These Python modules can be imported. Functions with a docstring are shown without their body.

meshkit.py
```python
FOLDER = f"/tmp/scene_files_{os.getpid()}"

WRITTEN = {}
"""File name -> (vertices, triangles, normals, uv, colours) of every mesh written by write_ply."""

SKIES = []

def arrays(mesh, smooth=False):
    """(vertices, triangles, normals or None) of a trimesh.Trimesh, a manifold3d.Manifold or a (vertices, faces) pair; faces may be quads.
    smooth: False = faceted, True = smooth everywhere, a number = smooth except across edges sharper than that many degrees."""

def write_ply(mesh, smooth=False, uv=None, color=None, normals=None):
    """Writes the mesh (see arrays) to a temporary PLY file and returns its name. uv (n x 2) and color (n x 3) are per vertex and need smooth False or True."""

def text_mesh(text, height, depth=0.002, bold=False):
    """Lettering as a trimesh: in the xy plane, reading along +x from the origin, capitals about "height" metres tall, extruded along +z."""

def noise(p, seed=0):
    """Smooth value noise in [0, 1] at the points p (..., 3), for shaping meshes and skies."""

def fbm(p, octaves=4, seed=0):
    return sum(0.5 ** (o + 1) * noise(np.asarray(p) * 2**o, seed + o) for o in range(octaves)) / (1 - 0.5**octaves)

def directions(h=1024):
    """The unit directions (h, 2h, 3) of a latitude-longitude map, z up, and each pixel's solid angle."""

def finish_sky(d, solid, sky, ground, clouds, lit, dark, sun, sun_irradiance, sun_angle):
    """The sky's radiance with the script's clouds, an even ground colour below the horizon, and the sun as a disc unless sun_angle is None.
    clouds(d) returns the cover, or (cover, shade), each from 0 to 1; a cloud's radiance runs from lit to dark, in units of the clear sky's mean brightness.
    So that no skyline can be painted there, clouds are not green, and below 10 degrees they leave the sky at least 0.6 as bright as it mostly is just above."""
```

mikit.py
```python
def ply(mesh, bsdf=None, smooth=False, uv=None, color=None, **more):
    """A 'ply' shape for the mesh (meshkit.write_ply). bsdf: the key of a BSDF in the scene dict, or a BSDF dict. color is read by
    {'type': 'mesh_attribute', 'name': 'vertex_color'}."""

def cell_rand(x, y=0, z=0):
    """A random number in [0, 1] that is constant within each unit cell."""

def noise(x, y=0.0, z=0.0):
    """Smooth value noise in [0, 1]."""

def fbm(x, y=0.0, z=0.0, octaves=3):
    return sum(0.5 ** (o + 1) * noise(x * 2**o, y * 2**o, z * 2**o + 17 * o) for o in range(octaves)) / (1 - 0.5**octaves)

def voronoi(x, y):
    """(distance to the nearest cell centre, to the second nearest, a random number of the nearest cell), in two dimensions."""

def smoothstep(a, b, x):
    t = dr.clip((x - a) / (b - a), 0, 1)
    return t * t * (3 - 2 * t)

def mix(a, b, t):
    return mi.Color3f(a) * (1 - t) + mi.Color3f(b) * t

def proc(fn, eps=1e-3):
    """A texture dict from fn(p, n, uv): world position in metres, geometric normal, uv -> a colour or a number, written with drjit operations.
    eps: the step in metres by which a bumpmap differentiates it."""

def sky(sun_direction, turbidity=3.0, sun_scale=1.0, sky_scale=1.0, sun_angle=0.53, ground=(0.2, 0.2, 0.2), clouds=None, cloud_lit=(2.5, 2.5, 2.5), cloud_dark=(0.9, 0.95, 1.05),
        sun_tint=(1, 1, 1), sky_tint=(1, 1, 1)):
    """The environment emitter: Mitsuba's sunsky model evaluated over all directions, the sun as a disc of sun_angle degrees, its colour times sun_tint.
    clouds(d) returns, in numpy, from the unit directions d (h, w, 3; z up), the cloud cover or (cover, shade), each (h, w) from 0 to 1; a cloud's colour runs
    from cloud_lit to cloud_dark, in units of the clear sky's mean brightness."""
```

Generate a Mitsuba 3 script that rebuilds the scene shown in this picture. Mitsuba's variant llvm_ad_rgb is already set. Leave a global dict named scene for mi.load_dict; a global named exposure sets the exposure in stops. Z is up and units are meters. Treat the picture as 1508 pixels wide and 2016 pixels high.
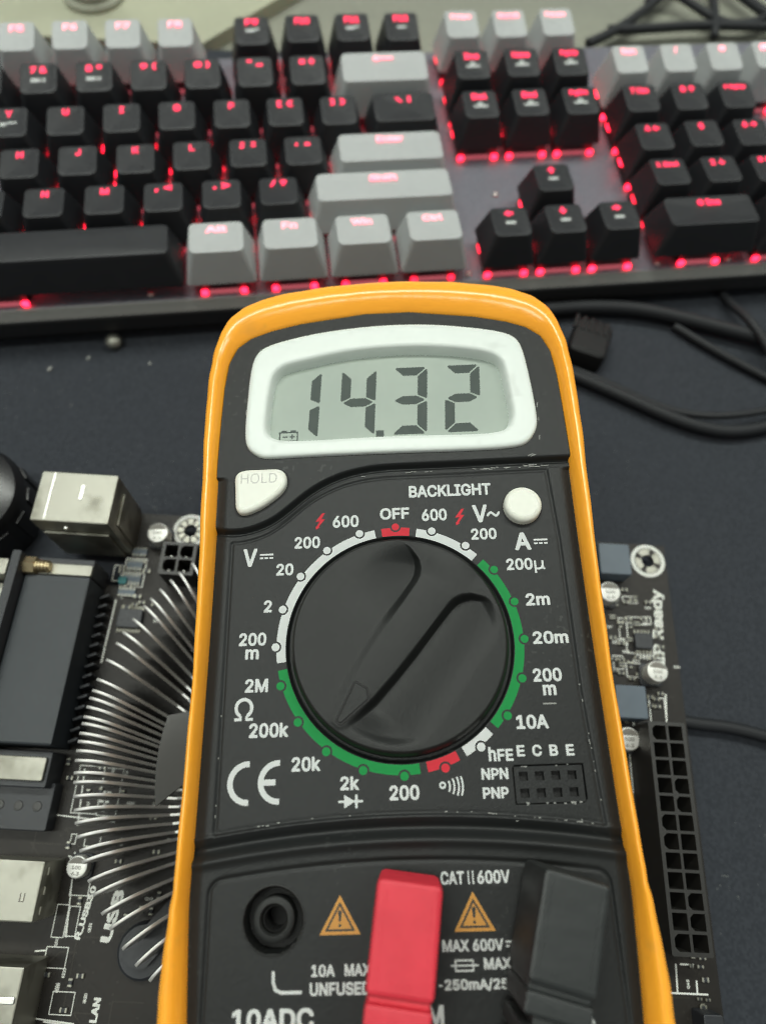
import math, random
import numpy as np, trimesh, drjit as dr, mitsuba as mi, mikit, meshkit
from shapely.geometry import Polygon, Point, LineString, box as sbox
from shapely.ops import unary_union
from shapely import affinity
from scipy.interpolate import CubicSpline

random.seed(7); rng = np.random.default_rng(7)
T = mi.ScalarTransform4f
scene, labels = {'type': 'scene'}, {}
MM = 0.001

# ------------------------------------------------------------------ camera, light, exposure
exposure = 0.0
EYE = np.array([0, 0, 0.200])
FWD, UP = np.array([0, .40757, -.91317]), np.array([-.11043, .90759, .40508])
scene['camera'] = {'type': 'thinlens', 'fov': 58.37, 'fov_axis': 'x', 'near_clip': 0.005, 'far_clip': 20.0,
                   'aperture_radius': 0.0011, 'focus_distance': 0.141,
                   'to_world': T().look_at(origin=EYE.tolist(), target=(EYE + FWD).tolist(), up=UP.tolist())}
# ceiling luminaire of the room (above and a little behind the keyboard), and the dim light of the room's walls
for i_, (lx_, ly_, k_) in enumerate(((-.40, .95, 25.), (1.15, 1.0, 18.), (-.75, -.10, 15.))):
    key_ = ('ceiling_lamp', 'ceiling_lamp_001', 'ceiling_lamp_002')[i_]
    scene[key_] = {'type': 'rectangle', 'to_world': T().translate([lx_, ly_, 2.0]).rotate([0, 1, 0], 180).scale([0.62, 0.13, 1]),
                   'emitter': {'type': 'area', 'radiance': {'type': 'rgb', 'value': [1.0 * k_, 1.045 * k_, .955 * k_]}, 'sampling_weight': 60.0}}
    labels[key_] = {'label': ('far left', 'far right', 'near left')[i_] + ' one of three long ceiling lamps high above the desk, out of the picture', 'category': 'lamp'}
scene['room_light'] = {'type': 'constant', 'radiance': {'type': 'rgb', 'value': [.27, .285, .275]}, 'sampling_weight': 60.0}

# ------------------------------------------------------------------ materials
def rgb(c): return {'type': 'rgb', 'value': [float(x) for x in c]}
def pr(name, col, rough=.5, metal=0., spec=.5, bump=None, eps=1e-4, bscale=1.0, **kw):
    b = {'type': 'principled', 'base_color': col if isinstance(col, dict) else rgb(col), 'roughness': rough, 'metallic': metal, 'specular': spec, **kw}
    if bump is not None:
        b = {'type': 'bumpmap', 'arbitrary': mikit.proc(bump, eps), 'scale': bscale, 'bsdf': b}
    scene[name] = {'type': 'twosided', 'bsdf': b}
fb, ns, sm, mx = mikit.fbm, mikit.noise, mikit.smoothstep, mikit.mix

def grain(p, n, uv): return 0.000035 * fb(p.x * 2600, p.y * 2600, p.z * 2600, 2)
def body_col(p, n, uv):
    d = sm(.74, .86, ns(p.x * 1500, p.y * 1500, p.z * 1500)) * sm(.5, .8, fb(p.x * 60, p.y * 60, p.z * 60, 3))
    s = fb(p.x * 35, p.y * 35, p.z * 35, 3)
    return mx(mx((.0072, .0085, .0088), (.0112, .0124, .0122), s), (.16, .17, .155), d * .3)
pr('m_body', mikit.proc(body_col), .5, spec=.32, bump=grain)
pr('m_knob', mikit.proc(lambda p, n, uv: mx((.0095, .0105, .0102), (.0135, .0145, .0138), fb(p.x * 70, p.y * 70, p.z * 70, 4))), .5, spec=.3, bump=grain)
pr('m_orange', mikit.proc(lambda p, n, uv: mx(mx((.98, .415, .034), (.96, .375, .026), fb(p.x * 55, p.y * 55, p.z * 55, 3)), (.62, .30, .06), sm(.62, .80, fb(p.x * 140, p.y * 140, p.z * 140, 4)) * .35)), mikit.proc(lambda p, n, uv:   .15 + .12 * fb(p.x * 110, p.y * 110, p.z * 110, 4)), bump=lambda p, n, uv: 0.00006 * fb(p.x * 420, p.y * 420, p.z * 420, 3))
pr('m_bezel', mikit.proc(lambda p, n, uv: mx((.63, .675, .635), (.55, .59, .55), sm(.66, .8, fb(p.x * 160, p.y * 160, p.z * 160, 3)))), .38)
pr('m_button', (.68, .69, .61), .42)
pr('m_lcd', mikit.proc(lambda p, n, uv: mx((.335, .385, .335), (.30, .35, .31), fb(p.x * 70, p.y * 70, p.z * 70, 2))), .5, spec=.3)
pr('m_segment', (.040, .055, .048), .5, spec=.3)
pr('m_white_print', (.54, .56, .55), .6, spec=.3)
pr('m_grey_print', (.46, .46, .42), .55)
pr('m_green_print', (.002, .215, .045), .6, spec=.25)
pr('m_red_print', (.52, .02, .035), .6, spec=.25)
pr('m_amber_print', (.50, .235, .035), .5)
pr('m_black_print', (.012, .012, .012), .5)
pr('m_red_rubber', mikit.proc(lambda p, n, uv: mx((.66, .030, .052), (.56, .022, .040), fb(p.x * 300, p.y * 300, p.z * 300, 3))), .55, bump=grain)
pr('m_black_rubber', mikit.proc(lambda p, n, uv: mx((.014, .0165, .0165), (.026, .029, .029), fb(p.x * 200, p.y * 900, p.z * 200, 3))), .5, bump=grain)
pr('m_hole', (.006, .006, .006), .7)
pr('m_mat', mikit.proc(lambda p, n, uv: mx(mx((.024, .0275, .034), (.036, .0405, .049), ns(p.x * 1600, p.y * 1600)), (.11, .115, .11), sm(.93, .98, ns(p.x * 900, p.y * 900)) * sm(.45, .75, fb(p.x * 25, p.y * 25, 0., 3)))), .85, spec=.25,
   bump=lambda p, n, uv: 0.00012 * ns(p.x * 1400, p.y * 1400))
pr('m_desk', mikit.proc(lambda p, n, uv: mx((.235, .24, .19), (.19, .195, .16), fb(p.x * 14, p.y * 40, 0., 3))), .6)
pr('m_paper', mikit.proc(lambda p, n, uv: mx((.37, .38, .275), (.33, .34, .25), fb(p.x * 20, p.y * 20, 0., 3))), .7)
pr('m_cream', (.28, .29, .225), .5)
pr('m_plate', mikit.proc(lambda p, n, uv: mx((.105, .107, .13), (.135, .137, .165), ns(p.x * 1800, p.y * 1800))), .5, spec=.5)
pr('m_case_edge', (.17, .17, .16), .4)
pr('m_case', (.014, .014, .015), .55)
def keyg(p, n, uv): return mx((.355, .37, .37), (.385, .40, .40), fb(p.x * 90, p.y * 90, p.z * 90, 3))
pr('m_key_grey', mikit.proc(keyg), .5)
pr('m_key_black', mikit.proc(lambda p, n, uv: mx((.0125, .0135, .016), (.018, .019, .022), fb(p.x * 120, p.y * 120, p.z * 120, 3))), .48, spec=.36)
pr('m_legend', (.78, .62, .63), .5)
pr('m_legend_dark', (.30, .05, .08), .5)
pr('m_led_glow', (.5, .1, .1), .5)
pr('m_glow_bar', (.30, .20, .20), .4)
pr('m_steel', (.62, .62, .58), .3, 1.)
def tinned(p, n, uv): return mx((.36, .355, .305), (.20, .195, .16), sm(.45, .72, fb(p.x * 130, p.y * 130, p.z * 130, 4)))
pr('m_tin', mikit.proc(tinned), .5, .92)
pr('m_brass', (.50, .41, .25), .42, 1.)
pr('m_fin', mikit.proc(lambda p, n, uv: mx((.56, .56, .54), (.34, .33, .32), fb(p.x * 200, p.y * 200, p.z * 200, 3))), .42, .62)
pr('m_pcb', mikit.proc(lambda p, n, uv: mx((.010, .0088, .0075), (.019, .0155, .0125), fb(p.x * 120, p.y * 120, 0., 3))), .5, spec=.3)
pr('m_trace', (.026, .023, .018), .5, spec=.3)
pr('m_silk', (.66, .67, .63), .6)
pr('m_conn', mikit.proc(lambda p, n, uv: mx((.016, .018, .022), (.024, .027, .032), fb(p.x * 100, p.y * 100, p.z * 100, 3))), .5)
pr('m_slab', mikit.proc(lambda p, n, uv: mx((.013, .018, .023), (.022, .028, .034), fb(p.x * 60, p.y * 60, p.z * 60, 3))), .5)
pr('m_rib', (.020, .0195, .018), .45)
pr('m_choke', mikit.proc(lambda p, n, uv: mx((.085, .112, .142), (.105, .13, .155), fb(p.x * 150, p.y * 150, p.z * 150, 3))), .55)
pr('m_cap_top', mikit.proc(lambda p, n, uv: mx((.72, .72, .68), (.56, .56, .53), fb(p.x * 300, p.y * 300, p.z * 300, 3))), .45, .5)
pr('m_cap_mark', (.16, .15, .13), .5)
pr('m_blade', (.055, .055, .052), .4)
pr('m_cable', (.016, .0175, .020), .6, spec=.35)
pr('m_soot', (.007, .007, .0075), .6, spec=.3)
pr('m_glossy', (.010, .010, .011), .3)
pr('m_teal', (.02, .16, .17), .45)
pr('m_dust', (.26, .265, .25), .8)

# ------------------------------------------------------------------ helpers (all shapes are in millimetres in the frame of their pose)
def pose(R, t):
    M = np.eye(4); M[:3, :3] = np.array(R) * MM; M[:3, 3] = np.array(t) * MM
    return T(M)
WORLD = pose(np.eye(3), (0, 0, 0))
def numbered(key):
    if key not in USED: USED.add(key); return key
    i = COUNT.get(key, 0)
    while True:
        i += 1; k = f'{key}_{i:03d}'
        if k not in USED: COUNT[key] = i; USED.add(k); return k
USED, COUNT = set(), {}
def put(name, mesh, mat, pz=WORLD, parent=None, smooth=False, label=None, emit=None, weight=0., kind=None):
    key = numbered((parent + '__' if parent else '') + name)
    more = {'emitter': {'type': 'area', 'radiance': rgb(emit), 'sampling_weight': float(weight)}} if emit is not None else {}
    scene[key] = mikit.ply(mesh, mat, smooth, to_world=pz, **more)
    d = {}
    if label: d['label'] = label
    if kind: d['kind'] = kind
    if d: labels[key] = d
    return key
def thing(name, label, cat, group=None):
    key = numbered(name); labels[key] = {'label': label, 'category': cat}
    if group: labels[key]['group'] = group
    return key
def cat(ms): return trimesh.util.concatenate(ms)
def xf(m, yaw=0., at=(0, 0, 0)):
    m = m.copy(); m.apply_transform(trimesh.transformations.rotation_matrix(math.radians(yaw), [0, 0, 1])); m.apply_translation(at); return m
def ext(shape, z0, z1):
    gs = [g for g in getattr(shape, 'geoms', [shape]) if g.geom_type == 'Polygon' and g.area > 1e-4]
    ms = []
    for g in gs:
        m = trimesh.creation.extrude_polygon(g, z1 - z0, engine='earcut'); m.apply_translation((0, 0, z0)); ms.append(m)
    return cat(ms)
def slab(poly, z0, z1, c=.4, steps=2):
    """A polygon raised from z0 to z1 with a rounded top edge of radius c."""
    rings = [(0, z0), (0, z1 - c)] + [(c * (1 - math.cos(a)), z1 - c + c * math.sin(a)) for a in np.linspace(0, math.pi / 2, steps + 2)[1:]]
    pts = resample(np.array(poly.exterior.coords)[:-1], 4 * max(14, int(poly.length / 2.2) // 4 + 4))
    nrm = normals2(pts)
    loops = [np.c_[pts - nrm * d, np.full(len(pts), z)] for d, z in rings]
    return loft(loops, cap_top=True, cap_bottom=True)
def resample(p, n):
    q = np.vstack([p, p[:1]]); s = np.r_[0, np.cumsum(np.linalg.norm(np.diff(q, axis=0), axis=1))]
    t = np.linspace(0, s[-1], n, endpoint=False)
    return np.c_[np.interp(t, s, q[:, 0]), np.interp(t, s, q[:, 1])]
def normals2(p):
    d = np.roll(p, -1, 0) - np.roll(p, 1, 0)
    n = np.c_[d[:, 1], -d[:, 0]]; n /= np.linalg.norm(n, axis=1, keepdims=True) + 1e-12
    area = .5 * np.sum(p[:, 0] * np.roll(p[:, 1], -1) - np.roll(p[:, 0], -1) * p[:, 1])
    return n if area > 0 else -n
def loft(loops, cap_top=False, cap_bottom=False, closed=True):
    n = len(loops[0]); v = np.vstack(loops); f = []
    m = n if closed else n - 1
    for k in range(len(loops) - 1):
        i = np.arange(m); j = (i + 1) % n
        a, b, c, d = k * n + i, k * n + j, (k + 1) * n + j, (k + 1) * n + i
        f += [np.c_[a, b, c], np.c_[a, c, d]]
    f = np.vstack(f); extra = []
    for on, k, flip in ((cap_top, len(loops) - 1, 0), (cap_bottom, 0, 1)):
        if on:
            poly = Polygon(loops[k][:, :2])
            if poly.is_valid:
                cv, cf = trimesh.creation.triangulate_polygon(poly, engine='earcut')
                from scipy.spatial import cKDTree
                idx = cKDTree(loops[k][:, :2]).query(cv)[1] + k * n
                cf = idx[cf]
                cr = np.cross(v[cf[:, 1]] - v[cf[:, 0]], v[cf[:, 2]] - v[cf[:, 0]])[:, 2].sum()
                if (cr > 0) == bool(flip): cf = cf[:, ::-1]
                extra.append(cf)
    if extra: f = np.vstack([f] + extra)
    m = trimesh.Trimesh(v, f, process=False)
    return m
def rrect(w, h, r, n=5):
    r = min(r, w / 2 - 1e-3, h / 2 - 1e-3); p = []
    for cx, cy, a0 in ((w / 2 - r, h / 2 - r, 0), (-w / 2 + r, h / 2 - r, 90), (-w / 2 + r, -h / 2 + r, 180), (w / 2 - r, -h / 2 + r, 270)):
        for a in np.linspace(a0, a0 + 90, n): p.append((cx + r * math.cos(math.radians(a)), cy + r * math.sin(math.radians(a))))
    return np.array(p)
def bx(w, d, h, at=(0, 0, 0), yaw=0., r=None, c=.25):
    """A block with softened upper edges; 'at' is the centre of its base."""
    if r is None: r = min(.5, w / 4, d / 4)
    c = min(c, w / 5, d / 5, h / 3)
    L = [(0, 0), (0, h - c), (c * .3, h - c * .3), (c, h)]
    m = loft([np.c_[rrect(w - 2 * a, d - 2 * a, max(r - a, .02), 3), np.full(12, z)] for a, z in L], True, True)
    return xf(m, yaw, at)
def lathe(prof, n=48, at=(0, 0, 0)):
    a = np.linspace(0, 2 * math.pi, n, endpoint=False); L = []
    for r, z in prof: L.append(np.c_[r * np.cos(a), r * np.sin(a), np.full(n, z)])
    m = loft(L); m.apply_translation(at); return m
def tube(pts, r, sides=10, per=6):
    p = np.array(pts, float); t = np.r_[0, np.cumsum(np.linalg.norm(np.diff(p, axis=0), axis=1))]
    cs = CubicSpline(t, p); tt = np.linspace(0, t[-1], per * len(p)); q = cs(tt); d = cs(tt, 1); d /= np.linalg.norm(d, axis=1, keepdims=True)
    up = np.array([0, 0, 1.]) if abs(d[:, 2]).max() < .9 else np.array([1., .2, 0])
    a = np.cross(d, up); a /= np.linalg.norm(a, axis=1, keepdims=True); b = np.cross(a, d); w = np.linspace(0, 2 * math.pi, sides, endpoint=False)
    rr = np.broadcast_to(r, (len(q),))
    L = [q[i] + rr[i] * (np.cos(w)[:, None] * a[i] + np.sin(w)[:, None] * b[i]) for i in range(len(q))]
    n = sides; v = np.vstack(L + [q[:1], q[-1:]]); f = []
    for k in range(len(q) - 1):
        i = np.arange(n); j = (i + 1) % n
        f += [np.c_[k * n + i, (k + 1) * n + j, k * n + j], np.c_[k * n + i, (k + 1) * n + i, (k + 1) * n + j]]
    i = np.arange(n); j = (i + 1) % n; e = len(q) * n
    f += [np.c_[np.full(n, e), i, j], np.c_[np.full(n, e + 1), (len(q) - 1) * n + j, (len(q) - 1) * n + i]]
    return trimesh.Trimesh(v, np.vstack(f), process=False)
TEXT = {}
def letters(t, bold):
    """The lettering's outline as a shapely shape, capitals 70 units high."""
    import glob
    from PIL import Image, ImageDraw, ImageFont
    font = ImageFont.truetype(glob.glob('/opt/blender-*/*/datafiles/fonts/Inter.woff2')[0], 96)
    w = {True: 4, False: 0}.get(bold, bold)
    x0, y0, x1, y1 = font.getbbox(t, anchor='ls', stroke_width=w)
    im = Image.new('L', (x1 - x0 + 8, y1 - y0 + 8)); ImageDraw.Draw(im).text((4 - x0, 4 - y0), t, 255, font, anchor='ls', stroke_width=w)
    on = np.pad(np.asarray(im) > 127, ((0, 0), (1, 1))).astype(np.int8)
    rows, st = np.nonzero(np.diff(on, axis=1) == 1); en = np.nonzero(np.diff(on, axis=1) == -1)[1]
    return unary_union([sbox(a, -r - 1, b, -r) for r, a, b in zip(rows, st, en)]).buffer(.6).buffer(-.6).simplify(.7)
def text(t, x0, y0, w, h, z=0., d=.06, bold=True, slant=0.):
    """Lettering fitted to the box (x0, y0, w, h); w None keeps the letters' own width."""
    if (t, bold) not in TEXT:
        m = ext(letters(t, bold), 0, 1); m.apply_translation(-m.bounds[0]); TEXT[t, bold] = m
    m = TEXT[t, bold].copy(); e = m.extents
    sy = h / e[1]; sx = sy if w is None else w / e[0]
    m.apply_scale((sx, sy, d)); v = m.vertices.copy(); v[:, 0] += slant * v[:, 1]; m.vertices = v
    m.apply_translation((x0, y0, z)); return m
def smoothf(a, b, x): t = np.clip((x - a) / (b - a), 0, 1); return t * t * (3 - 2 * t)
def gridmesh(X, Y, Z):
    h, w = X.shape; i = np.arange(h * w).reshape(h, w)
    a, b, c, d = i[:-1, :-1].ravel(), i[:-1, 1:].ravel(), i[1:, 1:].ravel(), i[1:, :-1].ravel()
    return trimesh.Trimesh(np.c_[X.ravel(), Y.ravel(), Z.ravel()], np.vstack([np.c_[a, b, c], np.c_[a, c, d]]), process=False)

# ------------------------------------------------------------------ the setting: desk, mat, sheet
def sheet(poly, z0, z1): return ext(Polygon(poly), z0, z1)
put('desk', sheet([(-900, -500), (900, -500), (900, 1100), (-900, 1100)], -20, -3), 'm_desk'); labels['desk'] = {'kind': 'structure', 'label': 'dull olive desk top behind the keyboard', 'category': 'desk'}
matp = Polygon([(-420, -320), (420, -320), (420, 345), (80, 331), (-420, 262)]).buffer(-10).buffer(10)
put('desk_mat', slab(matp, -3, 0, .8), 'm_mat', smooth=40); labels['desk_mat'] = {'label': 'dark blue grey cloth desk mat under the circuit board and keyboard', 'category': 'mat'}

# ------------------------------------------------------------------ keyboard
KB = pose([[.97486, -.2227, .00682], [.22278, .97473, -.01622], [-.00303, .01733, .99985]], (-42.38, 276.6, 23.61))
kb = thing('keyboard', 'mechanical keyboard with black and light grey keycaps and glowing red legends', 'keyboard')
PLZ = -7.0
casep = np.array([(-135, -117), (215, -117), (215, 11), (-135, 11)], float)
cp = resample(casep, 160)
def inset(d): return np.array(Polygon(casep).buffer(-d, join_style=2).exterior.coords)[:-1][::1]
def case_ring(d, z):
    p = rrect(350 - 2 * d, 128 - 2 * d, max(4 - d, .5), 4); return np.c_[p + np.array([40, -53]), np.full(len(p), z)]
put('case', loft([case_ring(1.5, -18), case_ring(0, -16.5), case_ring(0, -10.2), case_ring(.4, -9.6)], cap_bottom=True), 'm_case', KB, kb)
put('trim', loft([case_ring(.4, -9.6), case_ring(.9, -9.1), case_ring(2.9, -7.2), case_ring(3.3, -7)]), 'm_case_edge', KB, kb, label='bevelled grey metal edge')
put('top_plate', loft([case_ring(3.3, -7.0), case_ring(3.32, -6.99)], cap_top=True), 'm_plate', KB, kb)
for fx in (-120, 60, 200):
    put('foot', bx(30, 10, 5.2, (fx, -108, -22.9)), 'm_case', KB, kb)
ROWY = {'F': 0, 'N': -1.25, 'Q': -2.25, 'A': -3.25, 'Z': -4.25, 'B': -5.25}
ROWZ = {'F': 12.2, 'N': 12.5, 'Q': 10.2, 'A': 9.3, 'Z': 9.7, 'B': 9.7}
TILT = {'F': 9, 'N': 8, 'Q': 4.5, 'A': 1.5, 'Z': -2, 'B': -2}
U = 19.05
CAPS = {}
def keycap(wu, row):
    if (wu, row) in CAPS: return CAPS[wu, row]
    W, D = wu * U - .9, U - .9
    tw, td, sh = W - 5.7, 12.9, .35
    zt, ta = ROWZ[row] + 1.5, math.tan(math.radians(TILT[row]))
    n = 6
    def top(w, d, r, dz):
        p = rrect(w, d, r, n); z = zt + ta * (p[:, 1] - 4) - dz
        dish = .55 if wu < 6 else -.35
        z = z - dish * (1 - np.clip(np.abs(p[:, 0]) / (tw / 2), 0, 1) ** 2 if wu < 2 else (1 - np.clip(np.abs(p[:, 1] / (td / 2)), 0, 1) ** 2))
        return np.c_[p + [0, sh], z]
    b = rrect(W, D, 1.2, n)
    L = [np.c_[rrect(W - 2.4, D - 2.4, .8, n), np.full(len(b), 1.0)], np.c_[rrect(W - 2.4, D - 2.4, .8, n), np.full(len(b), 0.)],
         np.c_[b, np.full(len(b), 0.)], np.c_[b, np.full(len(b), .25)],
         top(tw + .45, td + .45, 2.1, .7), top(tw + .1, td + .1, 2.0, .18), top(tw - .6, td - .6, 1.7, 0)]
    for k in (.8, .6, .4, .2, .03): L.append(top((tw - .6) * k, (td - .6) * k, max(1.7 * k, .01), 0))
    m = loft(L, cap_top=True)
    CAPS[wu, row] = m
    return m
STEM = bx(15.4, 14.6, 5.0, (0, 0, 0), c=1.2)
def legz(row, wu, dy=4.): return ROWZ[row]
BLK, GRY = 'm_key_black', 'm_key_grey'
RED, REDG = (2.3, .035, .17), (2.3, .10, .28)
ARROW = lambda a: affinity.rotate(Polygon([(0, 1.5), (1.3, -.1), (.45, -.1), (.45, -1.5), (-.45, -1.5), (-.45, -.1), (-1.3, -.1)]), a, origin=(0, 0))
#      centre u, row, width u, colour, legend, white second print
KEYS = [(7, 'F', 1, GRY, 'F5', 0), (8, 'F', 1, GRY, 'F6', 0), (9, 'F', 1, GRY, 'F7', 0), (10, 'F', 1, GRY, 'F8', 0),
        (11.5, 'F', 1, BLK, 'F9', 2), (12.5, 'F', 1, BLK, 'F10', 0), (13.5, 'F', 1, BLK, 'F11', 2), (14.5, 'F', 1, BLK, 'F12', 1),
        (15.75, 'F', 1, GRY, 'Prtsc', 0), (16.75, 'F', 1, GRY, 'Scroll', 0), (17.75, 'F', 1, GRY, 'Pause', 0),
        (6.5, 'N', 1, BLK, '6 ^', 0), (7.5, 'N', 1, BLK, '7 &', 3), (8.5, 'N', 1, BLK, '8 *', 3), (9.5, 'N', 1, BLK, '9 (', 0), (10.5, 'N', 1, BLK, '0 )', 0), (11.5, 'N', 1, BLK, '- _', 0), (12.5, 'N', 1, BLK, '= +', 0), (14, 'N', 2, GRY, 'back', 0),
        (15.75, 'N', 1, BLK, 'Ins', 4), (16.75, 'N', 1, BLK, 'Home', 4), (17.75, 'N', 1, BLK, 'PgUp', 4),
        (19, 'N', 1, GRY, 'Num', 0), (20, 'N', 1, GRY, '/', 0), (21, 'N', 1, GRY, '*', 0), (22, 'N', 1, GRY, '-', 0),
        (7, 'Q', 1, BLK, 'Y', 5), (8, 'Q', 1, BLK, 'U', 0), (9, 'Q', 1, BLK, 'I', 0), (10, 'Q', 1, BLK, 'O', 0), (11, 'Q', 1, BLK, 'P', 0), (12, 'Q', 1, BLK, '[ {', 0), (13, 'Q', 1, BLK, '] }', 0), (14.25, 'Q', 1.5, BLK, '\\ |', 0),
        (15.75, 'Q', 1, BLK, 'Del', 4), (16.75, 'Q', 1, BLK, 'End', 4), (17.75, 'Q', 1, BLK, 'PgDn', 4),
        (19, 'Q', 1, BLK, '7 Hm', 0), (20, 'Q', 1, BLK, '8 \u2191', 0), (21, 'Q', 1, BLK, '9 PgUp', 0),
        (7.25, 'A', 1, BLK, 'H', 0), (8.25, 'A', 1, BLK, 'J', 0), (9.25, 'A', 1, BLK, 'K', 0), (10.25, 'A', 1, BLK, 'L', 0), (11.25, 'A', 1, BLK, '; :', 0), (12.25, 'A', 1, BLK, '\' "', 0), (13.875, 'A', 2.25, GRY, 'Enter', 0),
        (19, 'A', 1, BLK, '4 \u2190', 0), (20, 'A', 1, BLK, '5', 0), (21, 'A', 1, BLK, '6 \u2192', 0),
        (6.75, 'Z', 1, BLK, 'B', 0), (7.75, 'Z', 1, BLK, 'N', 0), (8.75, 'Z', 1, BLK, 'M', 0), (9.75, 'Z', 1, BLK, ', <', 0), (10.75, 'Z', 1, BLK, '. >', 0), (11.75, 'Z', 1, BLK, '/ ?', 0), (13.625, 'Z', 2.75, GRY, 'Shift', 0),
        (16.75, 'Z', 1, BLK, 'up', 1), (19, 'Z', 1, BLK, '1 End', 0), (20, 'Z', 1, BLK, '2 \u2193', 0), (21, 'Z', 1, BLK, '3 Pg', 0),
        (6.875, 'B', 6.25, BLK, 'bar', 0), (10.625, 'B', 1.25, GRY, 'Alt', 0), (11.875, 'B', 1.25, GRY, 'Fn', 0), (13.125, 'B', 1.25, GRY, 'Win', 0), (14.375, 'B', 1.25, GRY, 'Ctrl', 0),
        (15.75, 'B', 1, BLK, 'left', 1), (16.75, 'B', 1, BLK, 'down', 1), (17.75, 'B', 1, BLK, 'right', 1), (19.5, 'B', 2, BLK, '0 Ins', 0), (21, 'B', 1, BLK, '. Del', 0)]
KR = np.array([[.97486, -.2227, .00682], [.22278, .97473, -.01622], [-.00303, .01733, .99985]]); KO = np.array([-42.38, 276.6, 23.61])
def kpose(x, y, z, tilt=0.):
    c, s = math.cos(math.radians(tilt)), math.sin(math.radians(tilt))
    return pose(KR @ np.array([[1, 0, 0], [0, c, -s], [0, s, c]]), KO + KR @ np.array([x, y, z]))
PLY = {}
def shared(tag, mesh, mat, smooth):
    if tag not in PLY: PLY[tag] = mikit.ply(mesh, mat, smooth)
    return PLY[tag]
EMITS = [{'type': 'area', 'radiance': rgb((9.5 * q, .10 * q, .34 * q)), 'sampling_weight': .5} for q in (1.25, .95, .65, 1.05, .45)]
LED_GLOW = cat([bx(2.1, 1.3, 1.5, (s * 6.6, -8.3, .3)) for s in (-1, 1)] + [bx(.9, 3.6, 1.8, (s * 8.3, 1.2, 3.6)) for s in (-1, 1)] + [bx(5, .9, 1.8, (0, 7.9, 2.6))])  # front and side boxes are added glow of the LED-lit translucent switch housings
GLOW_BAR = bx(10.4, 1.1, 1.2, (0, -8.0, .35))
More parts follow.
